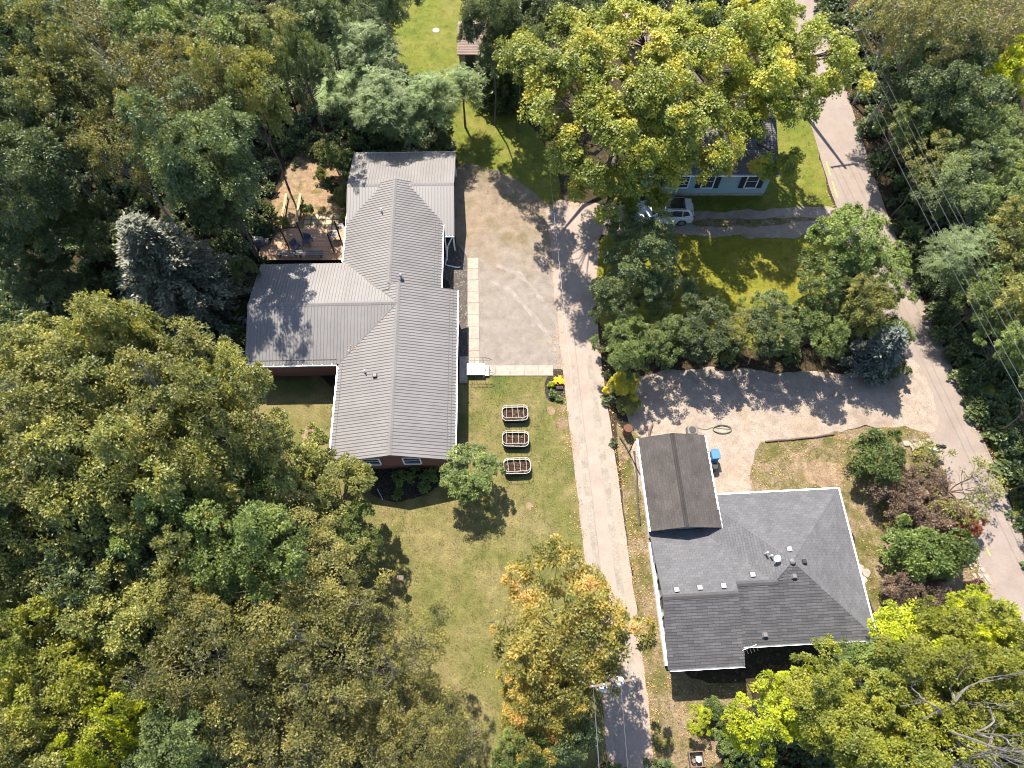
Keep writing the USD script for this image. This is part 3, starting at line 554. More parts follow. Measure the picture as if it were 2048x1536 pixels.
fascia(rh, (20.85, 4.2, z0), (20.85, 13.26, z0), RP, w=.1); fascia(rh, (20.85, 13.17, z0), (12.95, 13.17, z0), RP, w=.1)
gutter(rh, (8.7, 3.17, z0 - .01), (13.0, 3.17, z0 - .01), (0, -1, 0), RP); gutter(rh, (13.05, 4.2, z0 - .01), (20.8, 4.2, z0 - .01), (0, -1, 0), RP)
fascia(rh, (8.62, 6.95, zr - .02), (8.62, 3.17, z0 - .02), RP, 'grey_shingle_trim', w=.02, h=.1); fascia(rh, (8.62, 11.1, zn - .12), (8.62, 6.95, zr - .02), RP, 'grey_shingle_trim', w=.02, h=.1)
for k, y in enumerate((4.0, 4.9, 5.9, 7.0, 8.1, 9.1, 10.2)): window(rh, (9.02, y, 1.35), .5, .75, (-1, 0, 0), RP, panes=(1, 2), frame='dark_shutter')
m = MB(RP); m.box((8.86, 3.5, 0), (9.02, 10.85, .42)); m.build('plinth', 'white_paint', rh)
def rz_n(y): return zr - sn * (y - 6.95)
def box_vent(x, y, z, tone='white_metal'):
    m = MB(RP); m.box((x - .17, y - .14, z - .05), (x + .17, y + .17, z + .05)); b = m.build('roof_vent', 'grey_shingle_trim', rh)
    m = MB(RP); m.box((x - .13, y - .13, z + .05), (x + .13, y + .13, z + .17), bevel=.03); m.build('hood', tone, b)
for x, y in ((9.46, 7.35), (10.82, 7.4), (12.21, 7.42)): box_vent(x, y, rz_n(y) + .02)
box_vent(14.08, 8.0, rz_n(8.0) + .02); box_vent(16.44, 9.3, apex[2] - .75 * S * .93); box_vent(17.15, 8.55, apex[2] - .75 * S, 'dark_plastic'); box_vent(16.4, 7.75, apex[2] - .8 * S, 'grey_metal'); box_vent(14.38, 4.72, z0 + .52 * S + .02, 'grey_metal')
m = MB(RP); m.tube([(16.4, 8.55, apex[2] - .02), (16.4, 8.55, apex[2] + .08), (16.4, 8.55, apex[2] + .14)], [.17, .17, .08], 12); m.build('ridge_finial', 'grey_metal', rh)
zz = apex[2] - (16.4 - 15.2) * .325
for (x, y) in ((15.05, 9.15), (15.28, 8.98)): pipe(rh, x, y, zz - .05, .05, .5, 'white_metal', RP)
m = MB(RP); m.tube([(15.5, 8.75, zz), (15.5, 8.75, zz + .45)], .025, 6); mast = m.build('dish_mast', 'grey_metal', rh)
m = MB(RP); a = np.linspace(0, 2 * math.pi, 17)[:-1]; rr = np.array([0, .12, .22]); dv = [(15.5, 8.75, zz + .5)]
for r_ in rr[1:]: dv += [(15.5 + r_ * math.cos(x), 8.75 + r_ * math.sin(x) * .85, zz + .5 + r_ * .25 + r_ * math.sin(x) * .5) for x in a]
df = [[0, 1 + k, 1 + (k + 1) % 16] for k in range(16)] + [[1 + k, 17 + k, 17 + (k + 1) % 16] for k in range(16)] + [[1 + k, 17 + (k + 1) % 16, 1 + (k + 1) % 16] for k in range(16)]
m.add(dv, df); m.build('satellite_dish', 'white_metal', mast)
ant = thing('roof_antenna', 'thin television antenna standing on the dark roof by the step in the eave', 'antenna', P(1487, 1300, z0), .3)
m = MB(); m.tube([(0, 0, -.3), (0, 0, 1.25)], .022, 6); m.build('mast', 'grey_metal', ant)
m = MB(); m.tube([(-.45, 0, 1.15), (.45, .05, 1.2)], .012, 5); [m.tube([(x, -.28 + .05 * abs(x), 1.17), (x, .28, 1.17)], .008, 4) for x in (-.4, -.2, 0, .2, .4)]; m.build('elements', 'galvanized', ant)
for q in ((-.5, .55, .15), (-.9, -.5, -.1)): m = MB(); m.tube([(0, 0, .9), q], .005, 4); m.build('guy_wire', 'wire_metal', ant)

# garage joined to it (a roof of its own)
gz, gr = 2.72, 3.36
gar = thing('garage', 'brown shingled gable roofed garage attached to the grey roofed house', 'garage', RP, ra)
m = MB(RP); m.extrude_y([(8.95, 0), (12.5, 0), (12.5, gz - .03), (10.68, gr - .17), (8.95, gz - .03)], 11.2, 16.75); m.build('wall', 'white_siding', gar)
for k, poly in enumerate(gable_y(8.6, 12.9, 10.68, 11.0, 17.06, gz, gr)): shingle_slope(gar, poly, RP, 'shingle_brown', pitch=.14)
ridge_cap(gar, (10.68, 11.0, gr), (10.68, 17.06, gr), unit((-1, 0, -.3)), unit((1, 0, -.3)), 'shingle_brown', RP, w=.17, h=.03, seg=.28)
gutter(gar, (8.6, 11.0, gz - .01), (8.6, 17.06, gz - .01), (-1, 0, 0), RP, hangers=9); gutter(gar, (12.9, 11.0, gz - .01), (12.9, 17.06, gz - .01), (1, 0, 0), RP, hangers=8)
m = MB(RP); m.tube([(8.5, 17.0, 2.6), (8.42, 17.1, 2.3), (8.42, 17.05, .25), (8.2, 17.6, .12), (7.9, 18.2, .08)], .045, 8); m.build('downspout', 'black_metal', gar)
m = MB(RP); m.box((9.3, 16.75, 0), (12.2, 16.8, 2.1)); m.build('garage_door', 'white_paint', gar)
for k in range(1, 4): m = MB(RP); m.box((9.3, 16.8, k * .53 - .01), (12.2, 16.815, k * .53 + .01)); m.build('door_rail', 'grey_metal', gar)

# pale blue house at the top
BP = np.array([15.6, 42.8, 0.0])
bh = thing('pale_blue_house', 'pale blue sided house with shuttered windows behind the big maple', 'house', BP)
m = MB(BP); m.extrude_x([(38.85, .35), (46.75, .35), (46.75, 2.98), (42.8, 4.15), (38.85, 2.98)], 9.6, 20.35); m.build('wall', 'blue_siding', bh)
m = MB(BP); m.box((9.62, 38.88, 0), (20.33, 46.7, .36)); m.build('foundation', 'stone', bh)
for k in range(17): z = .36 + k * .152; m = MB(BP); m.extrude_x([(38.85, z), (38.838, z), (38.849, z + .15), (38.85, z + .15)], 9.6, 20.35); m.build('siding_board', 'blue_siding', bh)
for poly in gable_x(9.3, 20.65, 38.45, 47.15, 42.8, 2.95, 2.95, 4.28): shingle_slope(bh, poly, BP, 'shingle_lilac')
ridge_cap(bh, (9.3, 42.8, 4.28), (20.65, 42.8, 4.28), *sc, 'shingle_lilac', BP, w=.17, h=.03, seg=.3)
gutter(bh, (9.3, 38.45, 2.93), (20.65, 38.45, 2.93), (0, -1, 0), BP)
window(bh, (13.1, 38.83, 1.75), 1.7, 1.3, (0, -1, 0), BP, panes=(2, 4))
for x in (15.5, 18.95):
    window(bh, (x, 38.83, 1.75), .86, 1.35, (0, -1, 0), BP, panes=(1, 2))
    for sx in (-1, 1): m = MB(BP); m.box((x + sx * .73 - .2, 38.78, 1.03), (x + sx * .73 + .2, 38.83, 2.47)); [m.box((x + sx * .73 - .16, 38.765, 1.1 + j * .12), (x + sx * .73 + .16, 38.785, 1.16 + j * .12)) for j in range(11)]; m.build('shutter', 'dark_shutter', bh)
m = MB(BP); m.box((11.1, 38.78, .4), (12.0, 38.84, 2.42)); d_ = m.build('door', 'dark_shutter', bh)
m = MB(BP); m.box((11.02, 38.8, .38), (11.1, 38.84, 2.5)); m.box((12.0, 38.8, .38), (12.08, 38.84, 2.5)); m.build('door_frame', 'white_paint', d_)
m = MB(BP); m.box((10.9, 37.75, 0), (13.1, 38.8, .38), bevel=.02); m.build('doorstep', 'concrete', bh)

# sheds at the top edge
SP = np.array([-3.6, 53.7, 0.]); SPO = SP - [0, 1.3, 0]; sh = thing('garden_shed', 'small brown gabled shed on the back lawn at the top', 'shed', SP + [0, 1.3, 0])
m = MB(SP); m.extrude_x([(51.75, 0), (55.6, 0), (55.6, 1.95), (54.6, 2.4), (51.75, 1.95)], -4.65, -1.9); m.build('wall', 'tan_siding', sh)
for poly in gable_x(-4.8, -1.8, 51.5, 55.85, 54.6, 1.95, 1.9, 2.5): shingle_slope(sh, poly, SP, 'shingle_tan')
m = MB(SP); m.box((-4.1, 51.70, .1), (-3.3, 51.75, 1.8)); m.build('door', 'dark_shutter', sh)
SP2 = np.array([11.3, 55.2, 0.]); sh2 = thing('tan_outbuilding', 'tan roofed outbuilding glimpsed between trunks behind the maple', 'shed', SP2)
m = MB(SP2); m.extrude_x([(53.6, 0), (57.2, 0), (57.2, 2.4), (55.4, 3.0), (53.6, 2.4)], 9.9, 12.7); m.build('wall', 'tan_siding', sh2)
for poly in gable_x(9.7, 12.9, 53.3, 57.5, 55.4, 2.4, 2.4, 3.1): shingle_slope(sh2, poly, SP2, 'shingle_tan')

# ---------------------------------------------------------------- trees and shrubs
def leaf_quads(pos, d, nrm, L, W, fold=.25):
    d = d / np.maximum(np.linalg.norm(d, axis=1, keepdims=True), 1e-9); s = np.cross(d, nrm); s /= np.maximum(np.linalg.norm(s, axis=1, keepdims=True), 1e-9); n = np.cross(s, d)
    L, W = np.broadcast_to(L, len(pos))[:, None], np.broadcast_to(W, len(pos))[:, None]
    mid = pos + d * L * .48 + n * W * fold
    v = np.stack([pos, mid + s * W / 2 - n * W * fold, pos + d * L - n * L * .12, mid - s * W / 2 - n * W * fold], 1).reshape(-1, 3)
    i = np.arange(len(pos))[:, None] * 4
    return v, np.vstack([i + [0, 1, 2], i + [0, 2, 3]])

def sphere_dirs(n, rng, jit=.35):
    k = np.arange(n) + .5; z = 1 - 2 * k / n; ph = k * 2.399963
    d = np.c_[np.sqrt(1 - z * z) * np.cos(ph), np.sqrt(1 - z * z) * np.sin(ph), z] + rng.normal(0, jit, (n, 3))
    return d / np.linalg.norm(d, axis=1, keepdims=True)

def broadleaf(seed, R, trunk, Hc, nl, ns, nleaf, L, W=.6, lobe=.40, sub=.42, low=-.35, limb_r=.05, bark='bark', twig_only=0., droop=.2, twig_ext=.12):
    """(leaves mesh, wood mesh): limbs lead from the trunk to the lobes of the crown, twigs to clumps on their outsides, and sprays of leaves grow round those"""
    rng = np.random.default_rng(seed); zc = trunk + Hc * .42; wood = MB(); LV = []
    d = sphere_dirs(int(nl * 1.5), rng); d = d[d[:, 2] > low][:nl]
    rad = rng.uniform(.45, 1.0, len(d)) * (1 + .22 * np.sin(3 * np.arctan2(d[:, 1], d[:, 0]) + seed))
    cen = np.c_[d[:, :2] * R * rad[:, None], zc + d[:, 2] * Hc * .5 * rad * 1.15]
    cen = np.vstack([cen, [[rng.normal(0, .15 * R), rng.normal(0, .15 * R), zc + Hc * .12]]]); d = np.vstack([d, [[0, 0, 1.]]])
    base = np.array([0, 0, trunk])
    wood.tube([(0, 0, -.2), (0, 0, .3), (.05 * R, -.03 * R, trunk * .6), (0, 0, trunk), (0, .02 * R, zc)], np.array([.34, .24, .18, .15, .07]) * limb_r * 10 * R / 4, 8)
    for c, dd in zip(cen, d):
        mid = base * .5 + c * .5 + np.array([0, 0, -.06 * R]) + rng.normal(0, .05 * R, 3)
        st = base + np.array([0, 0, rng.uniform(-.15, .35) * (zc - trunk)])
        wood.tube([st, mid, c], np.array([.09, .055, .025]) * limb_r * 10 * R / 4, 5, caps=False)
        rl = R * lobe * rng.uniform(.75, 1.15) * (1.32 - .62 * np.linalg.norm(c[:2]) / R); sd = sphere_dirs(int(ns * 1.6), rng)
        sd = sd[(sd @ dd > -.45) & (sd[:, 2] > -.55)][:ns]
        for q in sd:
            e = c + q * rl * np.array([1, 1, .8]) * rng.uniform(.6, 1.05)
            if rng.random() < .45: wood.tube([c, (c + e) / 2 + rng.normal(0, .04 * R, 3), e + q * twig_ext * rl], np.array([.022, .014, .006]) * limb_r * 10 * R / 4, 3, caps=False)
            if rng.random() < twig_only: continue
            rs = rl * sub * rng.uniform(.65, 1.3); k = int(nleaf * rng.uniform(.6, 1.3))
            out = q * .55 + dd * .25 + np.array([0, 0, .8]); out /= np.linalg.norm(out)
            p = rng.normal(0, 1, (k, 3)); p *= (rs * rng.random((k, 1)) ** .45) / np.linalg.norm(p, axis=1, keepdims=True)
            p -= out * (p @ out)[:, None] * .5
            LV.append((e + p, p / rs * .8 + q * .35 + rng.normal(0, .35, (k, 3)) - [0, 0, droop], out + rng.normal(0, .34, (k, 3))))
    pos, dd, nn = (np.vstack(x) for x in zip(*LV)); ln = L * rng.uniform(.65, 1.3, len(pos))
    return leaf_quads(pos, dd, nn, ln, ln * W), wood

def conifer(seed, R, Ht, L=.34, dens=1.0):
    rng = np.random.default_rng(seed); wood = MB(); LV = []
    wood.tube([(0, 0, -.2), (0, 0, Ht * .5), (0, 0, Ht)], [.2, .12, .02], 7); z = .5
    while z < Ht - .15:
        f = 1 - z / Ht; rb = R * f ** .75 * rng.uniform(.88, 1.08) + .15; nb = max(5, int(17 * f + 6)); a0 = rng.uniform(0, 6.28)
        for k in range(nb):
            a = a0 + k / nb * 6.283 + rng.normal(0, .12); rr = rb * rng.uniform(.72, 1.12); ns = max(3, int(rr / .15 * dens))
            t = (np.arange(ns) + rng.random(ns)) / ns; t = .25 + .75 * t
            c = np.c_[np.cos(a) * rr * t, np.sin(a) * rr * t, z + .30 * rr * t - .28 * rr * t ** 2 + rng.normal(0, .05, ns)]
            wood.tube([(0, 0, z - .1), c[-1]], [.03, .008], 3, caps=False)
            m = 9; pos = np.repeat(c, m, 0) + rng.normal(0, .11, (ns * m, 3)); ax = np.array([math.cos(a), math.sin(a), .12]); sd = np.array([-math.sin(a), math.cos(a), 0])
            dd = ax + sd * rng.normal(0, .8, (ns * m, 1)) + rng.normal(0, .35, (ns * m, 3)) + [0, 0, .18]
            LV.append((pos, dd, rng.normal(0, .5, (ns * m, 3)) + [0, 0, 1]))
        z += .34 + .22 * f
    pos, dd, nn = (np.vstack(x) for x in zip(*LV)); ln = L * rng.uniform(.6, 1.2, len(pos))
    return leaf_quads(pos, dd, nn, ln, ln * .42), wood

def frond_tree(seed, R, trunk, Hc, nros=70, nfr=10, pairs=8, FL=.95):
    """long feathered leaves in rosettes at the branch ends"""
    rng = np.random.default_rng(seed); wood = MB(); LV = []; zc = trunk + Hc * .35
    wood.tube([(0, 0, -.2), (.05, 0, trunk), (0, 0, zc)], [.16, .11, .05], 7)
    d = sphere_dirs(int(nros * 1.45), rng, .25); d = d[d[:, 2] > -.3][:nros]
    for q in d:
        e = np.array([0, 0, zc]) + q * np.array([R, R, Hc * .55]) * rng.uniform(.45, 1.0)
        if rng.random() < .5: wood.tube([(0, 0, trunk + rng.uniform(0, .4) * Hc), e * [.5, .5, .5] + [0, 0, .45 * zc], e], [.05, .03, .012], 4, caps=False)
        a0 = rng.uniform(0, 6.28)
        for k in range(nfr):
            a = a0 + k * 2.399; el = rng.uniform(-.05, .75); fl = FL * rng.uniform(.7, 1.2)
            h = np.array([math.cos(a) * math.cos(el), math.sin(a) * math.cos(el), math.sin(el)]) + q * .35; h /= np.linalg.norm(h)
            t = np.linspace(.22, 1, pairs); r = e + h * fl * t[:, None] + np.array([0, 0, -.42]) * fl * (t ** 2)[:, None]
            s = np.cross(h, [0, 0, 1.]); s /= np.linalg.norm(s) + 1e-9
            for sg in (-1, 1):
                LV.append((r, s * sg + h * .45 + rng.normal(0, .12, (pairs, 3)) - [0, 0, .15], np.tile([0, 0, 1.], (pairs, 1)) + rng.normal(0, .25, (pairs, 3)), fl * .26 * (1.15 - .5 * t)))
    pos, dd, nn = (np.vstack([x[i] for x in LV]) for i in range(3)); ln = np.concatenate([x[3] for x in LV])
    return leaf_quads(pos, dd, nn, ln, ln * .36), wood

def bare_branches(seed, R, Ht, n=7, lean=(0, 0), r0=.09, depth=4):
    rng = np.random.default_rng(seed); wood = MB(); tips = []
    def grow(p, d, ln, r, k):
        pts = [p]; q = p; dd = d
        for _ in range(3): dd = dd + rng.normal(0, .16, 3) + np.array([0, 0, .03]); dd /= np.linalg.norm(dd); q = q + dd * ln / 3; pts.append(q)
        wood.tube(pts, np.linspace(r, r * .55, 4), 5 if k > 1 else 3, caps=False)
        if k == 0: tips.append((q, dd)); return
        for j in range(rng.integers(2, 4)):
            nd = dd + rng.normal(0, .55, 3); grow(pts[rng.integers(2, 4)], nd / np.linalg.norm(nd), ln * rng.uniform(.55, .8), r * .55, k - 1)
    wood.tube([(0, 0, -.2), (0, 0, Ht * .4)], [r0 * 1.5, r0 * 1.2], 7)
    for k in range(n):
        a = k / n * 6.283 + rng.normal(0, .3); d = np.array([math.cos(a) + lean[0], math.sin(a) + lean[1], rng.uniform(.3, .9)]); grow(np.array([0, 0, Ht * rng.uniform(.25, .42)]), d / np.linalg.norm(d), R * .5, r0, depth)
    return wood, tips

PROTO = {}
def species(key, leaf, geo, ref, bark='bark'):
    """a class prim holding one kind of tree, trunk and crown as its parts; ref: (radius, height of the crown's middle) in its own metres"""
    (lv, lf), wood = geo
    c = stage.CreateClassPrim(f'/World/{key}_kind')
    wood.build('trunk', bark, c); m = MB(); m.add(lv, lf); m.build('crown', leaf, c)
    PROTO.setdefault(key[:-2] if key[-2:] in ('_a', '_b') else key, []).append((c.GetPath(), ref))

big = [broadleaf(s, 4.0, 5.2, 6.4, 23, 12, 105, .17, .62, lobe=.37, sub=.33) for s in (11, 12)]
med = [broadleaf(s, 3.0, 2.8, 4.6, 18, 11, 100, .155, .62, lobe=.37, sub=.33) for s in (21, 22)]
for k, s in enumerate('ab'):
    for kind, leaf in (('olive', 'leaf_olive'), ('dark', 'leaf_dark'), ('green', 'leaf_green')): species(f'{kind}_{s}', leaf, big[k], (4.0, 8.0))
    species(f'midgreen_{s}', 'leaf_green', med[k], (3.0, 4.9)); species(f'middark_{s}', 'leaf_dark', med[k], (3.0, 4.9)); species(f'lime_{s}', 'leaf_lime', med[k], (3.0, 4.9))
    species(f'citron_{s}', 'leaf_citron', big[k], (4.0, 8.0)); species(f'midcitron_{s}', 'leaf_citron', med[k], (3.0, 4.9))
    species(f'midolive_{s}', 'leaf_olive', med[k], (3.0, 4.9))
    species(f'drab_{s}', 'leaf_drab', broadleaf(31 + k, 4.0, 4.6, 6.2, 22, 12, 80, .15, .55, lobe=.37, sub=.34, twig_ext=.35, twig_only=.16, limb_r=.055), (4.0, 7.4), 'grey_twig')
    species(f'frond_{s}', 'leaf_sumac', frond_tree(51 + k, 2.6, 2.6, 3.6), (2.6, 3.9))
    species(f'bronze_{s}', 'leaf_bronze', broadleaf(61 + k, 1.7, .5, 2.2, 13, 10, 80, .13, .55, low=-.6), (1.7, 1.4), 'brown_twig')
    sh_ = broadleaf(71 + k, 1.5, .3, 2.2, 13, 10, 80, .13, .6, low=-.6)
    for kind, leaf in (('shrub', 'leaf_green'), ('darkshrub', 'leaf_dark'), ('yellowshrub', 'leaf_yellow'), ('redshrub', 'leaf_red'), ('burgundyshrub', 'leaf_burgundy'), ('oliveshrub', 'leaf_olive')): species(f'{kind}_{s}', leaf, sh_, (1.5, 1.25))
species('autumn', 'leaf_autumn', broadleaf(81, 4.0, 3.0, 6.6, 28, 12, 100, .155, .6, lobe=.33, sub=.34), (4.0, 6.4))
species('spruce', 'leaf_spruce', conifer(91, 3.3, 9.2, .25, 1.5), (3.3, 0)); species('bluespruce', 'leaf_bluespruce', conifer(92, 1.7, 5.2, .28, .9), (1.7, 0)); species('darkconifer', 'leaf_dark', conifer(93, 3.0, 12., .36, .8), (3.0, 0))
wd, tips = bare_branches(95, 3.4, 1.6, 11, (.25, .15), .055, 4); rng = np.random.default_rng(96)
tp = np.array([t[0] for t in tips]); td = np.array([t[1] for t in tips]); far = (np.hypot(tp[:, 0] - .6, tp[:, 1] - .3) > 1.7) | (rng.random(len(tp)) < .1); tp, td = np.repeat(tp[far], 9, 0), np.repeat(td[far], 9, 0)
species('twigshrub', 'leaf_olive', (leaf_quads(tp + rng.normal(0, .13, tp.shape), td + rng.normal(0, .7, td.shape), rng.normal(0, .5, td.shape) + [0, 0, 1], .17, .1), wd), (2.6, 1.6), 'brown_twig')
wd, tips = bare_branches(97, 4.4, 9., 6, (.0, .0), .11, 4); tp = np.array([t[0] for t in tips])[::14]
species('deadtree', 'leaf_drab', (leaf_quads(tp, rng.normal(0, 1, tp.shape), rng.normal(0, 1, tp.shape), .14, .08), wd), (4.4, 8.), 'grey_twig')

NAME = dict(citron='broadleaf_tree', midcitron='broadleaf_tree', olive='broadleaf_tree', dark='broadleaf_tree', green='broadleaf_tree', midgreen='broadleaf_tree', middark='broadleaf_tree', midolive='broadleaf_tree', lime='lime_leaved_tree', drab='thin_crowned_tree', maple='maple_tree', frond='feather_leaved_tree',
            bronze='bronze_shrub', shrub='shrub', darkshrub='shrub', oliveshrub='shrub', yellowshrub='yellow_shrub', redshrub='red_shrub', burgundyshrub='burgundy_shrub', autumn='autumn_tree', spruce='spruce_tree', bluespruce='spruce_tree', darkconifer='conifer_tree', twigshrub='bare_shrub', deadtree='dead_tree')
trng = np.random.default_rng(5)
def plant(kind, px, py, zc, R, label, zs=1.0, rot=None):
    """a tree whose crown of radius R has its middle zc metres up, seen at px, py"""
    opts = PROTO[kind]; path, (r0, z0_) = opts[trng.integers(len(opts))]
    if kind in ('olive', 'dark', 'green', 'drab'): zc = zc + trng.uniform(-1.8, 1.8)
    loc = P(px, py, zc); loc[2] = 0; s = R / r0; sz = (zc / z0_ if z0_ else s) * zs
    rz = trng.uniform(0, 6.28) if rot is None else rot
    shrubby = 'shrub' in NAME[kind]
    copies(path, [(loc, rz, (s, s, sz), label, 'shrub' if shrubby else 'tree', None)], NAME[kind])

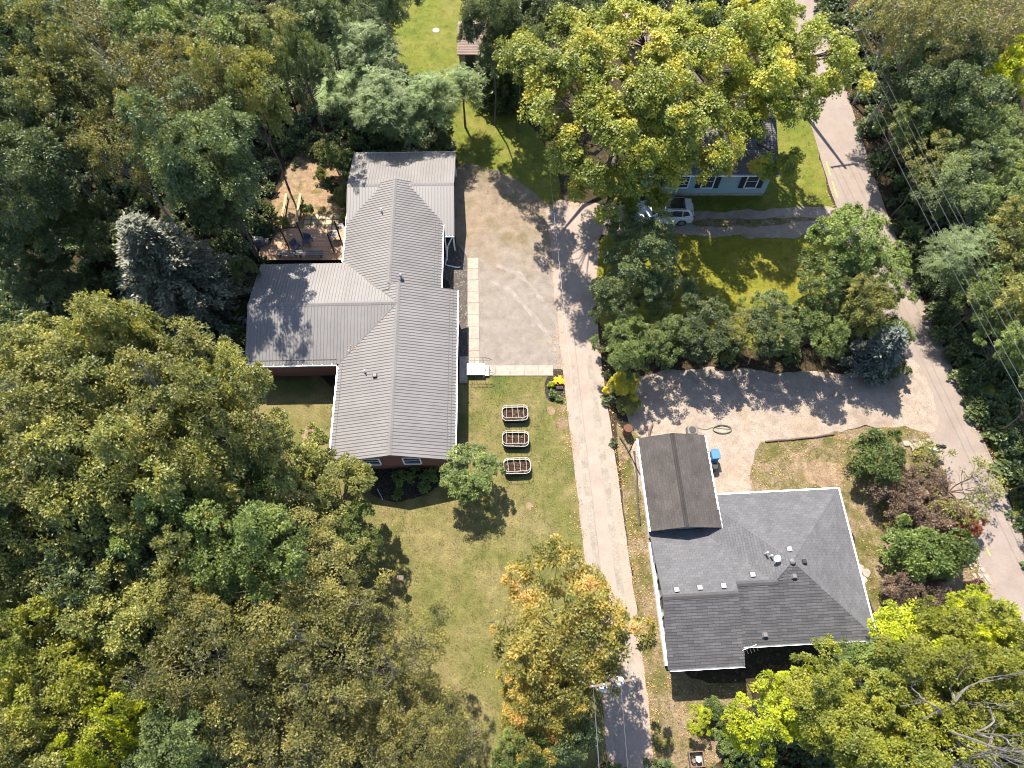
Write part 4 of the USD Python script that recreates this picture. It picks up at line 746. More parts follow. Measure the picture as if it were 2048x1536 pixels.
W_, N_ = 'in the left woods', 'woods'
TREES = [
 # top left woods
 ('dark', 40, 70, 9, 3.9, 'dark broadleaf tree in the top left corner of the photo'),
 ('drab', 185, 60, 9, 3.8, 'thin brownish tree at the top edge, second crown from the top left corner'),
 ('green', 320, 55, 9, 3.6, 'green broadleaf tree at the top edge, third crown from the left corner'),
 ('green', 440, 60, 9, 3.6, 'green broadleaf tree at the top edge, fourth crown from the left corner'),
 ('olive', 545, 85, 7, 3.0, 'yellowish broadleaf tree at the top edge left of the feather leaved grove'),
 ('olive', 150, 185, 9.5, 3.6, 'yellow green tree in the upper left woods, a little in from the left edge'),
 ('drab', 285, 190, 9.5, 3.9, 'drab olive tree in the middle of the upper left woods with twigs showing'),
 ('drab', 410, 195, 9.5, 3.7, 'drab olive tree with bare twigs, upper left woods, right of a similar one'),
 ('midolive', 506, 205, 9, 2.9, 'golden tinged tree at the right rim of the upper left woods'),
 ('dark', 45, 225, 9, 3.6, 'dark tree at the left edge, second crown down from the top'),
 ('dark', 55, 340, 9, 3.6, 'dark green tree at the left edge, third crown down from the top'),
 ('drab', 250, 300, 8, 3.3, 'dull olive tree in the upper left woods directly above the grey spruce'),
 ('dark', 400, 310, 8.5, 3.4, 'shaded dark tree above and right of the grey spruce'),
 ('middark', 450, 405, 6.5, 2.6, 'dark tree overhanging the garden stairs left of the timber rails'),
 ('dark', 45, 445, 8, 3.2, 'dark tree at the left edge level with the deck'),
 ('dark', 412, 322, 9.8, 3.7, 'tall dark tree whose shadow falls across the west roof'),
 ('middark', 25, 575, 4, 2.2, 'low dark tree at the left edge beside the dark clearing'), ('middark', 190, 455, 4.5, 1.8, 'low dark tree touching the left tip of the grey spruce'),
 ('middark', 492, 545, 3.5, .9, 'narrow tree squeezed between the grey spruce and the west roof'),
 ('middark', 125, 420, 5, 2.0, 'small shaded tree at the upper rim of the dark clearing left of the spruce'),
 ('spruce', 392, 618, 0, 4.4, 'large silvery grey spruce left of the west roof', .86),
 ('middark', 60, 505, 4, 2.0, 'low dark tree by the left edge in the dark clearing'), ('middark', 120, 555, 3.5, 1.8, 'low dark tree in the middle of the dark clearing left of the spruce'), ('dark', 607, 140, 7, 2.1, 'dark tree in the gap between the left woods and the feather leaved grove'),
 ('oliveshrub', 640, 300, .8, .75, 'low bush beside the worn path at the back of the garden soil'), ('oliveshrub', 640, 350, .6, .5, 'small olive bush in the middle of the garden soil'), ('oliveshrub', 692, 435, .6, .45, 'small bush at the house wall beside the pavers'),
 # middle left woods
 ('olive', 60, 735, 8.5, 3.5, 'olive tree at the left edge below the dark clearing'),
 ('olive', 165, 735, 9, 3.3, 'olive tree just below the dark clearing, second from the left edge'),
 ('midolive', 250, 690, 8.6, 2.6, 'bright olive tree pointing up towards the foot of the grey spruce'),
 ('olive', 340, 765, 9.5, 3.5, 'rounded olive tree directly below the grey spruce'),
 ('olive', 425, 805, 8.5, 2.9, 'olive tree whose crown reaches the lower corner of the west roof'),
 ('olive', 60, 830, 9, 3.5, 'olive tree at the left edge level with the upper raised bed'),
 ('olive', 185, 830, 10, 3.6, 'broad olive tree in the left woods level with the raised beds'),
 ('olive', 320, 850, 10, 3.5, 'broad olive tree midway between left edge and brick gable'),
 ('olive', 430, 890, 9, 3.3, 'olive tree with its crown at the rim of the courtyard lawn'),
 ('olive', 110, 960, 10, 3.6, 'olive tree near the left edge level with the brick gable'),
 ('olive', 240, 970, 10, 3.5, 'olive tree in the left woods, below the broad crown level with the beds'),
 ('green', 375, 990, 9, 3.3, 'darker green tree left of the courtyard, a crown width below its lawn'),
 ('midolive', 575, 930, 5.5, 2.6, 'olive tree at the lower end of the courtyard lawn'),
 ('midolive', 670, 985, 5, 2.4, 'olive tree beside the left corner of the brick gable'),
 ('green', 500, 1000, 8, 3.1, 'green tree below the courtyard between two olive crowns'),
 # lower left woods
 ('olive', 40, 1080, 9, 3.3, 'olive tree at the left edge level with the lawn tree shadow'),
 ('dark', 170, 1080, 9.5, 3.4, 'dark tree in the left woods level with the lawn tree shadow'),
 ('dark', 300, 1095, 9, 3.2, 'dark green tree left of a bright rounded olive crown'),
 ('olive', 410, 1170, 9, 2.7, 'bright rounded olive crown standing out amid the dark lower left woods'),
 ('green', 500, 1110, 8, 2.9, 'green tree right of the bright rounded olive crown'),
 ('drab', 590, 1090, 7, 3.0, 'yellowish brown tree near the lawn below the courtyard trees'),
 ('midgreen', 715, 1065, 4.2, 1.7, 'fresh green small tree at the lawn rim left of the lawn tree'),
 ('olive', 90, 1190, 9, 3.2, 'olive tree near the left edge above the bright green crowns'),
 ('olive', 245, 1210, 9, 3.0, 'olive tree with golden tips in the middle of the lower left woods'),
 ('citron', 45, 1310, 8, 2.9, 'bright green tree at the left edge above the bottom corner'),
 ('citron', 135, 1350, 8, 2.7, 'bright green tree, second from the left edge near the bottom corner'),
 ('drab', 410, 1310, 8, 3.0, 'tawny tree below the bright rounded olive crown'),
 ('drab', 540, 1250, 8, 3.1, 'tawny tree halfway between the rounded olive crown and the lawn'),
 ('drab', 655, 1190, 6.5, 2.8, 'thin tawny tree at the lawn rim below the small fresh green one'),
 ('green', 330, 1395, 5.5, 2.2, 'low green tree in a dark gap near the bottom left'),
 ('drab', 690, 1320, 7, 3.0, 'thin twiggy tree overhanging the lawn, upper of the sparse ones'),
 ('drab', 825, 1290, 6, 2.3, 'sparse tree farthest out over the lawn from the left woods'),
 ('drab', 800, 1420, 7, 2.8, 'sparse twiggy tree near the bottom beside the lawn'),
 ('drab', 560, 1390, 8, 3.1, 'tawny tree near the bottom, left of the sparse twiggy trees'),
 ('drab', 460, 1440, 8, 2.7, 'tawny tree at the bottom right of the lime green crown'),
 ('lime', 245, 1470, 7.5, 2.1, 'lime green crown at the bottom edge of the left woods'),
 ('olive', 110, 1460, 8, 2.8, 'olive tree at the bottom left of the lime green crown'),
 ('olive', 15, 1500, 8, 2.5, 'olive tree in the bottom left corner of the photo'),
 ('drab', 620, 1500, 7.5, 2.9, 'tawny tree cut by the bottom edge below the sparse trees'),
 ('drab', 740, 1500, 7, 2.5, 'twiggy tree cut by the bottom edge, nearest left of the lawn'),
 ('drab', 875, 1485, 6.5, 2.1, 'sparse twiggy tree at the bottom edge reaching over the lawn'),
 ('dark', 360, 1510, 7.5, 2.4, 'dark tree at the bottom edge right of the lime crown'),
 ('deadtree', 905, 1520, 7, 2.1, 'bare grey dead tree at the bottom edge beside the lawn'),
 # around the main house
 ('midgreen', 942, 950, 2.5, 1.95, 'fresh green round tree on the lawn by the brick gable'),
 ('frond', 660, 65, 5.5, 2.6, 'feather leaved tree at the top edge, leftmost of its grove'),
 ('frond', 735, 110, 5.5, 2.5, 'feather leaved tree in the grove above the metal roof, second from left'),
 ('dark', 640, 20, 6, 2.6, 'dark tree at the top edge above the feather leaved grove'),
 ('dark', 760, 15, 7, 3.0, 'dark tree at the top edge left of the back lawn'),
 ('frond', 765, 205, 4.8, 2.5, 'pale feather leaved tree directly above the metal roof'),
 ('frond', 690, 195, 4.2, 2.1, 'feather leaved tree left of the pale one above the metal roof'),
 ('frond', 865, 200, 4.6, 2.0, 'feather leaved tree at the right end of the grove, above the back lawn'),
 ('frond', 925, 180, 4.0, 1.7, 'feather leaved tree at the far right of the grove, beside the brown shed'),
 ('frond', 815, 255, 3.5, 1.6, 'low feather leaved tree against the eave of the metal roof'),
 ('shrub', 680, 325, 1.4, 1.35, 'bright green bush at the left corner of the metal roof'),
 ('oliveshrub', 690, 395, 1.0, .9, 'olive bush against the left wall below the bright green bush'),
 ('darkshrub', 662, 372, .8, .55, 'small dark upright bush in the garden soil'),
 ('shrub', 615, 420, .6, .5, 'leafy plants along the right timber rail of the garden stairs'),
 ('oliveshrub', 565, 445, .6, .55, 'leafy plants left of the garden stairs beside the deck'),
 ('darkshrub', 885, 280, 1.0, .8, 'brown shaded bush at the right upper corner of the metal roof'),
 # maples and trees at the top
 ('darkconifer', 1015, 190, 0, 2.9, 'tall dark conifer between the shed and the big maple', .9),
 ('dark', 985, 60, 8, 2.6, 'dark tree right of the brown shed at the top edge'),
 ('dark', 1040, 110, 7, 2.4, 'dark tree in front of the brown shed'),
 ('dark', 1085, 20, 8, 2.8, 'dark tree at the top edge above the big maple'),
 # hedge and the trees between lane and road
 ('dark', 1285, 500, 5.5, 2.7, 'dark tree at the lane bend below the bright yellow maple'),
 ('middark', 1250, 590, 4.2, 2.2, 'dark tree along the lane, second below the bend'),
 ('midgreen', 1250, 690, 3.6, 1.9, 'green tree at the lower left end of the hedge by the lane'),
 ('yellowshrub', 1248, 772, 1.1, 1.05, 'bright yellow bush at the lower tip of the hedge by the lane'),
 ('oliveshrub', 1255, 810, .6, .8, 'brown and green low bush below the bright yellow bush'),
 ('middark', 1340, 590, 3.6, 2.0, 'dark hedge tree at the lower left of the bright lawn'),
 ('midgreen', 1330, 680, 3.4, 2.0, 'green hedge tree, second from the lane along the pale drive'),
 ('middark', 1410, 675, 3.4, 2.1, 'dark hedge tree, third from the lane along the pale drive'),
 ('midolive', 1480, 665, 3.2, 1.8, 'yellowish hedge tree near the middle of the hedge'),
 ('middark', 1550, 660, 3.6, 2.1, 'dark hedge tree just right of the hedge middle'),
 ('midgreen', 1430, 625, 2.6, 1.3, 'small green tree at the hedge back on the bright lawn'),
 ('midgreen', 1530, 625, 3.0, 1.6, 'green tree at the lower right corner of the bright lawn'),
 ('midgreen', 1630, 660, 4.0, 2.1, 'green hedge tree left of the blue spruce'),
 ('midgreen', 1640, 570, 5, 2.3, 'green tree at the right rim of the bright lawn'),
 ('midgreen', 1700, 490, 5.5, 2.7, 'green tree beside the road just below the gravel drive'),
 ('midgreen', 1765, 555, 4.0, 2.2, 'green tree leaning over the road below the gravel drive tree'),
 ('midolive', 1730, 620, 4.6, 1.9, 'yellow green tree directly above the blue spruce'),
 ('midgreen', 1780, 665, 2.4, 1.5, 'green tree between the blue spruce and the road'),
 ('bluespruce', 1728, 735, 0, 1.75, 'small blue spruce at the right end of the hedge', 1.0),
 ('darkshrub', 1775, 730, 1.0, 1.2, 'dark low bush at the road end of the hedge under the spruce'),
 # right woods
 ('drab', 1795, 45, 8, 3.4, 'drab tree at the top edge right of the road'),
 ('drab', 1850, 55, 9, 3.8, 'drab olive tree at the top edge, second right of the road'),
 ('drab', 1975, 60, 9, 3.8, 'drab olive tree in the top right corner of the photo'),
 ('dark', 1850, 165, 8, 3.2, 'dark tree right of the road behind the upper utility pole'),
 ('dark', 1905, 185, 8, 3.2, 'dark tree in the right woods beside the bright lime crown'),
 ('lime', 2025, 175, 7, 2.3, 'bright lime crown at the right edge near the top'),
 ('midgreen', 1815, 270, 5, 2.3, 'grey green tree between the road and the right woods'),
 ('green', 1900, 265, 7, 2.7, 'green tree in the right woods below the dark ones'),
 ('green', 2000, 280, 7.5, 3.0, 'green tree at the right edge below the lime crown'),
 ('midolive', 1848, 345, 5, 2.5, 'yellow green tree reaching over the wires right of the road'),
 ('dark', 1920, 380, 6.5, 2.9, 'dark tree in the right woods level with the parked car'),
 ('green', 2025, 395, 7, 2.8, 'green tree at the right edge level with the parked car'),
 ('frond', 1935, 525, 5, 2.5, 'feather leaved tree beside the wires in the right woods'),
 ('midolive', 2020, 500, 6, 2.5, 'yellow green tree at the right edge below the wires'),
 ('midgreen', 1968, 600, 5, 2.2, 'green tree overhanging the shaded verge right of the road'),
 ('midolive', 2020, 610, 5.5, 2.4, 'yellow tipped tree at the right edge level with the hedge'),
 ('midgreen', 2015, 690, 4.6, 1.9, 'green tree at the lower end of the right woods'),
 ('midgreen', 2078, 810, 5, 1.9, 'green tree cut by the right edge beside the shaded verge'),
 ('middark', 2130, 930, 5, 2.0, 'dark tree cut by the right edge, lowest beside the verge'),
 # shrubs of the front yard
 ('shrub', 1748, 915, 1.8, 1.75, 'round green shrub at the upper left of the front yard shrubs'),
 ('bronze', 1790, 990, 1.5, 1.55, 'dark bronze shrub next to the house corner'),
 ('bronze', 1850, 965, 1.2, 1.35, 'dark bronze shrub below the flat stones'),
 ('bronze', 1865, 1030, 1.4, 1.45, 'bronze shrub in the middle of the front yard shrubs'),
 ('twigshrub', 1914, 975, 1.5, 2.3, 'spreading shrub of bare twigs leafy at its ends beside the road'),
 ('redshrub', 1925, 1050, 1.1, 1.05, 'rusty red shrub beside the road'),
 ('shrub', 1820, 1105, 2.0, 1.7, 'broad green shrub beside the house, left of its twin'),
 ('shrub', 1880, 1110, 2.0, 1.6, 'broad green shrub under the rusty red one by the road'),
 ('bronze', 1800, 1185, 1.1, 1.25, 'brown shrub at the house corner above the lime crowns'),
 ('bronze', 1860, 1190, 1.1, 1.2, 'brown shrub right of the one at the house corner'),
 ('burgundyshrub', 1950, 1178, .6, .5, 'small burgundy shrub near the road, upper of two'),
 ('burgundyshrub', 1966, 1212, .6, .55, 'small burgundy shrub near the road, lower of two'),
 # bottom right woods
 ('lime', 1802, 1282, 4.5, 2.1, 'lime green crown touching the corner of the grey roof'),
 ('midgreen', 1690, 1322, 3.2, 1.2, 'green tree reaching over the eave of the dark roof'),
 ('lime', 1960, 1255, 5, 2.0, 'lime green crown near the road in the bottom right woods'),
 ('midcitron', 1880, 1285, 5.5, 2.1, 'olive crown between two lime green ones at the right'),
 ('citron', 2020, 1310, 6.5, 2.4, 'olive tree at the right edge below the road'),
 ('citron', 1860, 1370, 7, 2.6, 'olive tree under the bare grey limbs in the bottom right woods'),
 ('lime', 1522, 1432, 4.6, 2.05, 'bright lime crown nearest the lane, below the dark roof eave'),
 ('lime', 1605, 1405, 4.6, 1.7, 'lime crown beside the nearest one, under the dark eave'),
 ('lime', 1396, 1440, 1.2, .8, 'small lime bush at the left tip of the bottom right woods'),
 ('citron', 1650, 1400, 6, 2.3, 'olive tree right of the lime crowns below the dark roof'),
 ('midgreen', 1760, 1360, 5, 1.9, 'green tree in the gap behind the olive crowns at the bottom right'),
 ('citron', 1720, 1470, 6.5, 2.6, 'olive tree at the bottom edge above the dark hollow'),
 ('citron', 1830, 1490, 7, 2.4, 'olive tree at the bottom edge, middle of the bottom right woods'),
 ('citron', 1970, 1420, 7, 2.6, 'olive tree at the right, among bare grey limbs'),
 ('lime', 2040, 1500, 6, 1.9, 'yellow lime crown in the bottom right corner'),
 ('deadtree', 1905, 1440, 8.6, 2.7, 'bare grey dead tree standing over the olive crowns, upper one', 2.2),
 ('deadtree', 1935, 1535, 8.2, 2.3, 'bare grey dead tree at the bottom edge near the right corner', 2.2),
 ('deadtree', 350, 815, 8.6, 2.0, 'bare pale limbs rising among the olive crowns below the grey spruce', 2.1),
 ('deadtree', 150, 880, 8.6, 2.0, 'bare pale limbs among olive crowns near the left edge', 2.1),
 ('deadtree', 610, 1270, 7, 1.9, 'bare pale limbs among the tawny trees of the lower left woods', 2.1),
 ('deadtree', 770, 1370, 6.4, 2.0, 'bare pale limbs among the sparse trees by the lawn', 2.1),
 ('deadtree', 290, 230, 8.4, 2.0, 'bare pale limbs in the middle of the upper left woods', 2.1),
 ('shrub', 1460, 1490, .8, .9, 'low leafy bush beside the pallet box at the bottom'),
 ('shrub', 1430, 1420, .7, .7, 'low green bush between the lawn strip and lime crowns'),
 # beside the lane
 ('autumn', 1128, 1250, 7, 3.65, 'orange tinged tree overhanging the lane'),
 ('autumn', 1085, 1415, 5.5, 2.3, 'lower rust and green tree joined to the orange tinged one beside the lane'),
 ('middark', 1120, 1480, 4.0, 1.9, 'dark green tree in shade beside the lower utility pole'),
 ('midgreen', 1045, 1510, 4.5, 1.6, 'green tree at the bottom edge beside the lawn, left of the lane'),
]
for t in TREES: plant(*t)

def great_tree(name, label, seed, base, lobes, leaf, L, W):
    """one big spreading tree: a trunk, limbs to each part of the crown, and the crown as one part"""
    rng = np.random.default_rng(seed); base = np.array(base, float); t = thing(name, label, 'tree', base); wood = MB(base); LV = []
    fork = base + [0, 0, 3.6]; wood.tube([base - [0, 0, .2], base + [0, 0, .4], base + [.1, .05, 2.], fork], [.55, .42, .36, .32], 10)
    for px, py, z, R in lobes:
        C = P(px, py, z); mid = fork * .45 + C * .55 - [0, 0, .12 * np.linalg.norm(C - fork)]; wood.tube([fork - [0, 0, rng.uniform(0, .8)], mid, C], [.22, .15, .06], 7, caps=False)
        for dd in sphere_dirs(max(12, int(6.5 * R)), rng, .45):
            if dd[2] < -.5: continue
            c = C + dd * R * rng.uniform(.35, 1.25) * [1, 1, .7]; wood.tube([C * .7 + mid * .3, (C + c) / 2 + rng.normal(0, .12, 3), c], [.06, .04, .015], 4, caps=False); rl = (.25 + .27 * R) * rng.uniform(.6, 1.15)
            for q in sphere_dirs(18, rng):
                if q @ dd < -.45 or q[2] < -.6: continue
                e = c + q * rl * rng.uniform(.5, 1.15); rs = rl * .5 * rng.uniform(.6, 1.4); k = int(105 * rng.uniform(.6, 1.3) * (R / 3) ** 1.1); out = q * .5 + dd * .3 + [0, 0, .75]; out /= np.linalg.norm(out)
                p = rng.normal(0, 1, (k, 3)); p *= (rs * rng.random((k, 1)) ** .45) / np.linalg.norm(p, axis=1, keepdims=True); p -= out * (p @ out)[:, None] * .5
                LV.append((e + p, p / rs * .8 + q * .35 + rng.normal(0, .35, (k, 3)) - [0, 0, .35], out + rng.normal(0, .34, (k, 3))))
    pos, dd, nn = (np.vstack(x) for x in zip(*LV)); ln = L * rng.uniform(.65, 1.3, len(pos)); m = MB(base); m.add(*leaf_quads(pos, dd, nn, ln, ln * W)); wood.build('trunk', 'bark', t); m.build('crown', leaf, t)
great_tree('maple_tree', 'great yellowing maple spreading over the parked car and gravel lane end', 401, (8.3, 42.2, 0),
    [(1110, 125, 11.5, 3.0), (1050, 130, 10.5, 1.9), (1165, 210, 12, 3.2), (1150, 300, 10, 2.2), (1240, 300, 10, 2.9), (1225, 385, 8, 1.9), (1285, 400, 6.6, 1.3), (1300, 200, 12.5, 3.3), (1390, 260, 11, 2.6), (1430, 322, 6.2, 1.4), (1350, 330, 8.6, 1.7), (1310, 330, 8.5, 1.9), (1180, 120, 11, 2.4), (1340, 250, 10.5, 2.6)], 'leaf_maple', .15, .8)
great_tree('maple_tree', 'great golden maple rising behind the pale blue house and over the road', 402, (14.6, 50.2, 0),
    [(1400, 110, 11, 3.2), (1490, 60, 11, 2.9), (1280, 80, 10, 2.6), (1215, 60, 9, 1.9), (1470, 190, 8.6, 2.2), (1525, 245, 7.4, 1.9), (1560, 130, 11, 2.5), (1640, 110, 10.5, 2.1), (1685, 155, 10, 1.5), (1600, 200, 9.5, 1.6), (1580, 325, 5, 1.0), (1525, 335, 4.6, .9), (1440, 250, 8, 1.9), (1350, 60, 10.5, 2.3), (1570, 50, 10.5, 2.0)], 'leaf_maple', .15, .8)


# undergrowth of the woods, and grass on the lawns: nobody could count it
def scatter(name, label, leaf, clump, pts, scale, cat):
    n = len(pts); pi = UsdGeom.PointInstancer.Define(stage, f'/World/{name}'); rng = np.random.default_rng(n)
    m = MB(); m.add(*clump); pm = m.build('clump', leaf, f'/World/{name}'); pi.CreatePrototypesRel().AddTarget(pm.GetPath())
    pi.CreateProtoIndicesAttr(Vt.IntArray.FromNumpy(np.zeros(n, np.int32))); pi.CreatePositionsAttr(Vt.Vec3fArray.FromNumpy(np.asarray(pts, np.float32)))
    a = rng.uniform(0, 6.28, n); q = np.c_[np.cos(a / 2), 0 * a, 0 * a, np.sin(a / 2)]
    pi.CreateOrientationsAttr(Vt.QuathArray([Gf.Quath(float(x[0]), 0., 0., float(x[3])) for x in q])); s = rng.uniform(*scale, n)
    pi.CreateScalesAttr(Vt.Vec3fArray.FromNumpy(np.c_[s, s, s * rng.uniform(.7, 1.2, n)].astype(np.float32))); tag(pi, label, cat, kind='stuff')
rng = np.random.default_rng(44)
def tuft(n, h, spread, w):
    a = rng.uniform(0, 6.28, n); p = np.c_[np.cos(a), np.sin(a), 0 * a] * (spread * rng.random((n, 1)) ** .5); d = np.c_[np.cos(a) * .7, np.sin(a) * .7, rng.uniform(.5, 1.4, n)] + rng.normal(0, .25, (n, 3))
    return leaf_quads(p, d, np.c_[np.cos(a), np.sin(a), np.ones(n)], h * rng.uniform(.6, 1.3, n), w)
(cl, cf), _ = broadleaf(99, .5, .05, .55, 7, 5, 9, .17, .6, low=-.1)
box_ = rng.uniform((-52, -6), (44, 66), (8000, 2)); clear = unary_union([GD, L7, L1, L2, L3, L4, L6, LN, RD, Polygon([(-19, 14), (-3, 14), (6, 24), (6, 42), (-19, 42)]), Polygon([(7, 2), (22, 2), (24, 24), (7, 24)]), Polygon([(-1, 33), (28, 32), (26, 58), (-6, 58)])])
box_ = box_[~contains_xy(clear, box_[:, 0], box_[:, 1])]
scatter('undergrowth', 'low leafy undergrowth covering the woodland floor', 'leaf_dark', (cl, cf), np.c_[box_, np.zeros(len(box_))], (.6, 2.0), 'undergrowth')
def in_poly(poly, dens, seed):
    r = np.random.default_rng(seed); b = poly.bounds; n = int(dens * (b[2] - b[0]) * (b[3] - b[1])); p = np.c_[r.uniform(b[0], b[2], n), r.uniform(b[1], b[3], n)]
    return p[contains_xy(poly, p[:, 0], p[:, 1])]
gp = np.vstack([in_poly(L1, 16, 1), in_poly(L6, 14, 2), in_poly(L7, 12, 3), in_poly(L2, 9, 4), in_poly(L3, 7, 5), in_poly(L5, 12, 6), in_poly(L4, 7, 8)])
bl = unary_union([LN.buffer(-.12), RD.buffer(-.12)]); gp = gp[~contains_xy(bl, gp[:, 0], gp[:, 1])]
scatter('grass', 'short uneven grass tufts of the lawns', 'leaf_grass', tuft(9, .075, .11, .02), np.c_[gp, np.full(len(gp), .005)], (.6, 1.5), 'grass')
lp = np.vstack([in_poly(L6, 2.6, 11), in_poly(L7, 1.5, 12), in_poly(L1, .05, 13), in_poly(LN.buffer(.5).difference(LN.buffer(-.25)), 5, 14), in_poly(RD.buffer(.4).difference(RD.buffer(-.3)), 3, 15)])
def on_roof(x, y, z): c, q = math.cos(math.radians(1.2)), math.sin(math.radians(1.2)); d = np.stack([x, y], -1) - HP[:2]; return np.c_[d[:, 0] * c - d[:, 1] * q + HP[0], d[:, 0] * q + d[:, 1] * c + HP[1], z]
rr = np.random.default_rng(16); t_ = rr.random(46) ** 1.6; roofl = [on_roof(A[0] + .04 + (A[2] - A[0]) * t_ + rr.normal(0, .1, 46), D[2] + (D[4] - D[2]) * t_ + rr.normal(0, .1, 46), ZA + (ZAr - ZA) * t_ + .09)]
t_ = rr.random(40); roofl.append(on_roof(B[0] + .15 + (A[2] - B[0]) * t_ + rr.normal(0, .1, 40), D[3] - .1 + (D[4] - D[3]) * t_ + rr.normal(0, .1, 40), ZA + (ZAr - ZA) * t_ + .08))
roofl = [q[::9] for q in roofl]; roofl.append(on_roof(rr.uniform(C[0], C[1], 40), C[3] + .05 - rr.exponential(.08, 40), np.full(40, ZC + .04)))
k = 5; lq = leaf_quads(rng.normal(0, .18, (k, 3)) * [1, 1, 0] + [0, 0, .02], rng.normal(0, 1, (k, 3)) * [1, 1, .15], rng.normal(0, .3, (k, 3)) + [0, 0, 1], .085, .06)
scatter('fallen_leaves', 'fallen dry leaves strewn on grass and lane edges', 'leaf_litter', lq, np.vstack([np.c_[lp, np.full(len(lp), .03)], *roofl]), (.6, 1.3), 'leaves')

# ---------------------------------------------------------------- raised beds
def rrect(w, h, r, n=5):
    pts = []
    for cx, cy, a0 in ((w / 2 - r, h / 2 - r, 0), (-w / 2 + r, h / 2 - r, 90), (-w / 2 + r, -h / 2 + r, 180), (w / 2 - r, -h / 2 + r, 270)):
        for k in range(n + 1): a = math.radians(a0 + 90 * k / n); pts.append((cx + r * math.cos(a), cy + r * math.sin(a)))
    return pts
def raised_bed(c, label, hoop):
    t = thing('raised_bed', label, 'raised bed', c, math.radians((1.5, -.8, 2.2)[hoop]), 'raised beds on the lawn')
    w, h, r, z = 1.78, .98, .3, .5; o, i_ = Polygon(rrect(w, h, r)), Polygon(rrect(w - .05, h - .05, r - .02))
    m = MB(); m.prism(o.difference(i_), 0, z); m.build('bed_wall', 'black_metal', t)
    ring = rrect(w, h, r); m = MB(); m.tube([(*p, z) for p in ring + ring[:2]], .017, 6); m.build('rim', 'white_siding', t)
    sv, sf = trimesh.creation.triangulate_polygon(i_.buffer(-.005).segmentize(.12), engine='triangle') if False else (None, None)
    gx, gy = np.meshgrid(np.linspace(-.86, .86, 34), np.linspace(-.46, .46, 19)); q = np.c_[gx.ravel(), gy.ravel()]
    inside = contains_xy(i_.buffer(.03), q[:, 0], q[:, 1]); zz = z - .13 + (meshkit.fbm(np.c_[q * 4, np.full(len(q), c[1])], 4) - .5) * .16
    f = [(j * 34 + k, j * 34 + k + 1, (j + 1) * 34 + k + 1, (j + 1) * 34 + k) for j in range(18) for k in range(33)]; f = [x for x in f if all(inside[y] for y in x)]
    f = np.array(f); us, f = np.unique(f, return_inverse=True); m = MB(); m.add(np.c_[q, zz][us], f.reshape(-1, 4)); m.build('soil', 'soil', t, smooth=True)
    zt = z + .42; top = rrect(w - .02, h - .06, r); m = MB(); m.tube([(*p, zt) for p in top + top[:2]], .013, 6); fr = m.build('cage_frame', 'white_siding', t)
    for x in (-.6, -.2, .2, .6): m = MB(); m.tube([(x, -h / 2 + .03, zt), (x, h / 2 - .03, zt)], .009, 5); m.build('cross_bar', 'white_siding', fr)
    for x in (-.6, .6):
        for y in (-h / 2 + .03, h / 2 - .03): m = MB(); m.tube([(x, y, z - .25), (x, y, zt)], .012, 5); m.build('upright', 'white_siding', fr)
    m = MB(); m.tube([(x, y + hoop * .05, z - .05 + .1 * math.sin((x + .8) * 2)) for x, y in zip(np.linspace(-.7, .7, 9), .05 + .1 * np.sin(np.linspace(0, 5 + hoop, 9)))], .009, 4); m.build('drip_hose', 'hose_green', t)
raised_bed(P(1030, 833)[:3] , 'raised bed nearest the concrete walk, topmost of three with white cage frames', 0)
raised_bed(P(1031, 884)[:3], 'middle raised bed of three with white cage frames on the lawn', 1)
raised_bed(P(1034, 938)[:3], 'raised bed nearest the lawn tree, lowest of three with white cage frames', 2)

# ---------------------------------------------------------------- flower bed at the walk's end
sheet('flower_bed', [(1089, 753), (1120, 745), (1130, 760), (1131, 800), (1112, 806), (1092, 800)], .012, 'mulch', jit=.04, smooth=1, label='small black mulch bed at the end of the short walk')
def bushlet(name, label, cat, px, py, r, h, leaf, n, L, seed):
    (v, f), wood = broadleaf(seed, r, .02, h, 6, 5, n, L, .6, low=-.3); c = P(px, py)
    t = thing(name, label, cat, c); m = MB(); m.add(v, f); m.build('foliage', leaf, t); wood.build('stems', 'brown_twig', t); return t
mum = bushlet('yellow_flowers', 'round clump of golden yellow flowers in the mulch bed', 'flowers', 1117, 764, .32, .45, 'petal_yellow', 26, .09, 301)
bushlet('garden_plant', 'light green leafy plant beside the golden flowers', 'plant', 1101, 772, .26, .4, 'leaf_lime', 12, .14, 302)
bushlet('garden_plant', 'green leafy plant in the middle of the mulch bed', 'plant', 1106, 790, .27, .4, 'leaf_green', 12, .15, 303)
bushlet('garden_plant', 'green plant at the lower tip of the mulch bed', 'plant', 1117, 799, .2, .3, 'leaf_green', 10, .13, 304)
t = thing('flower_box', 'grey block planter behind the golden flowers', 'planter', P(1119, 777)); m = MB(); m.box((-.22, -.09, 0), (.22, .09, .2), bevel=.02); b = m.build('planter_body', 'grey_box', t); m = MB(); m.box((-.18, -.06, .19), (.18, .06, .205)); m.build('soil', 'soil', b)
for k, (x, y, r, lb) in enumerate(((800, 955, .5, 'left of the hosta clumps under the brick gable'), (830, 948, .6, 'middle hosta clump under the brick gable'), (860, 952, .55, 'right hosta clump under the brick gable beside the lawn tree'), (795, 990, .28, 'small bright hosta at the tip of the gable shadow'), (850, 975, .35, 'hosta clump peeping out under the lawn tree'))):
    bushlet('hosta_plant', lb, 'plant', x, y, r, .45, 'leaf_green', 11, .2, 310 + k)

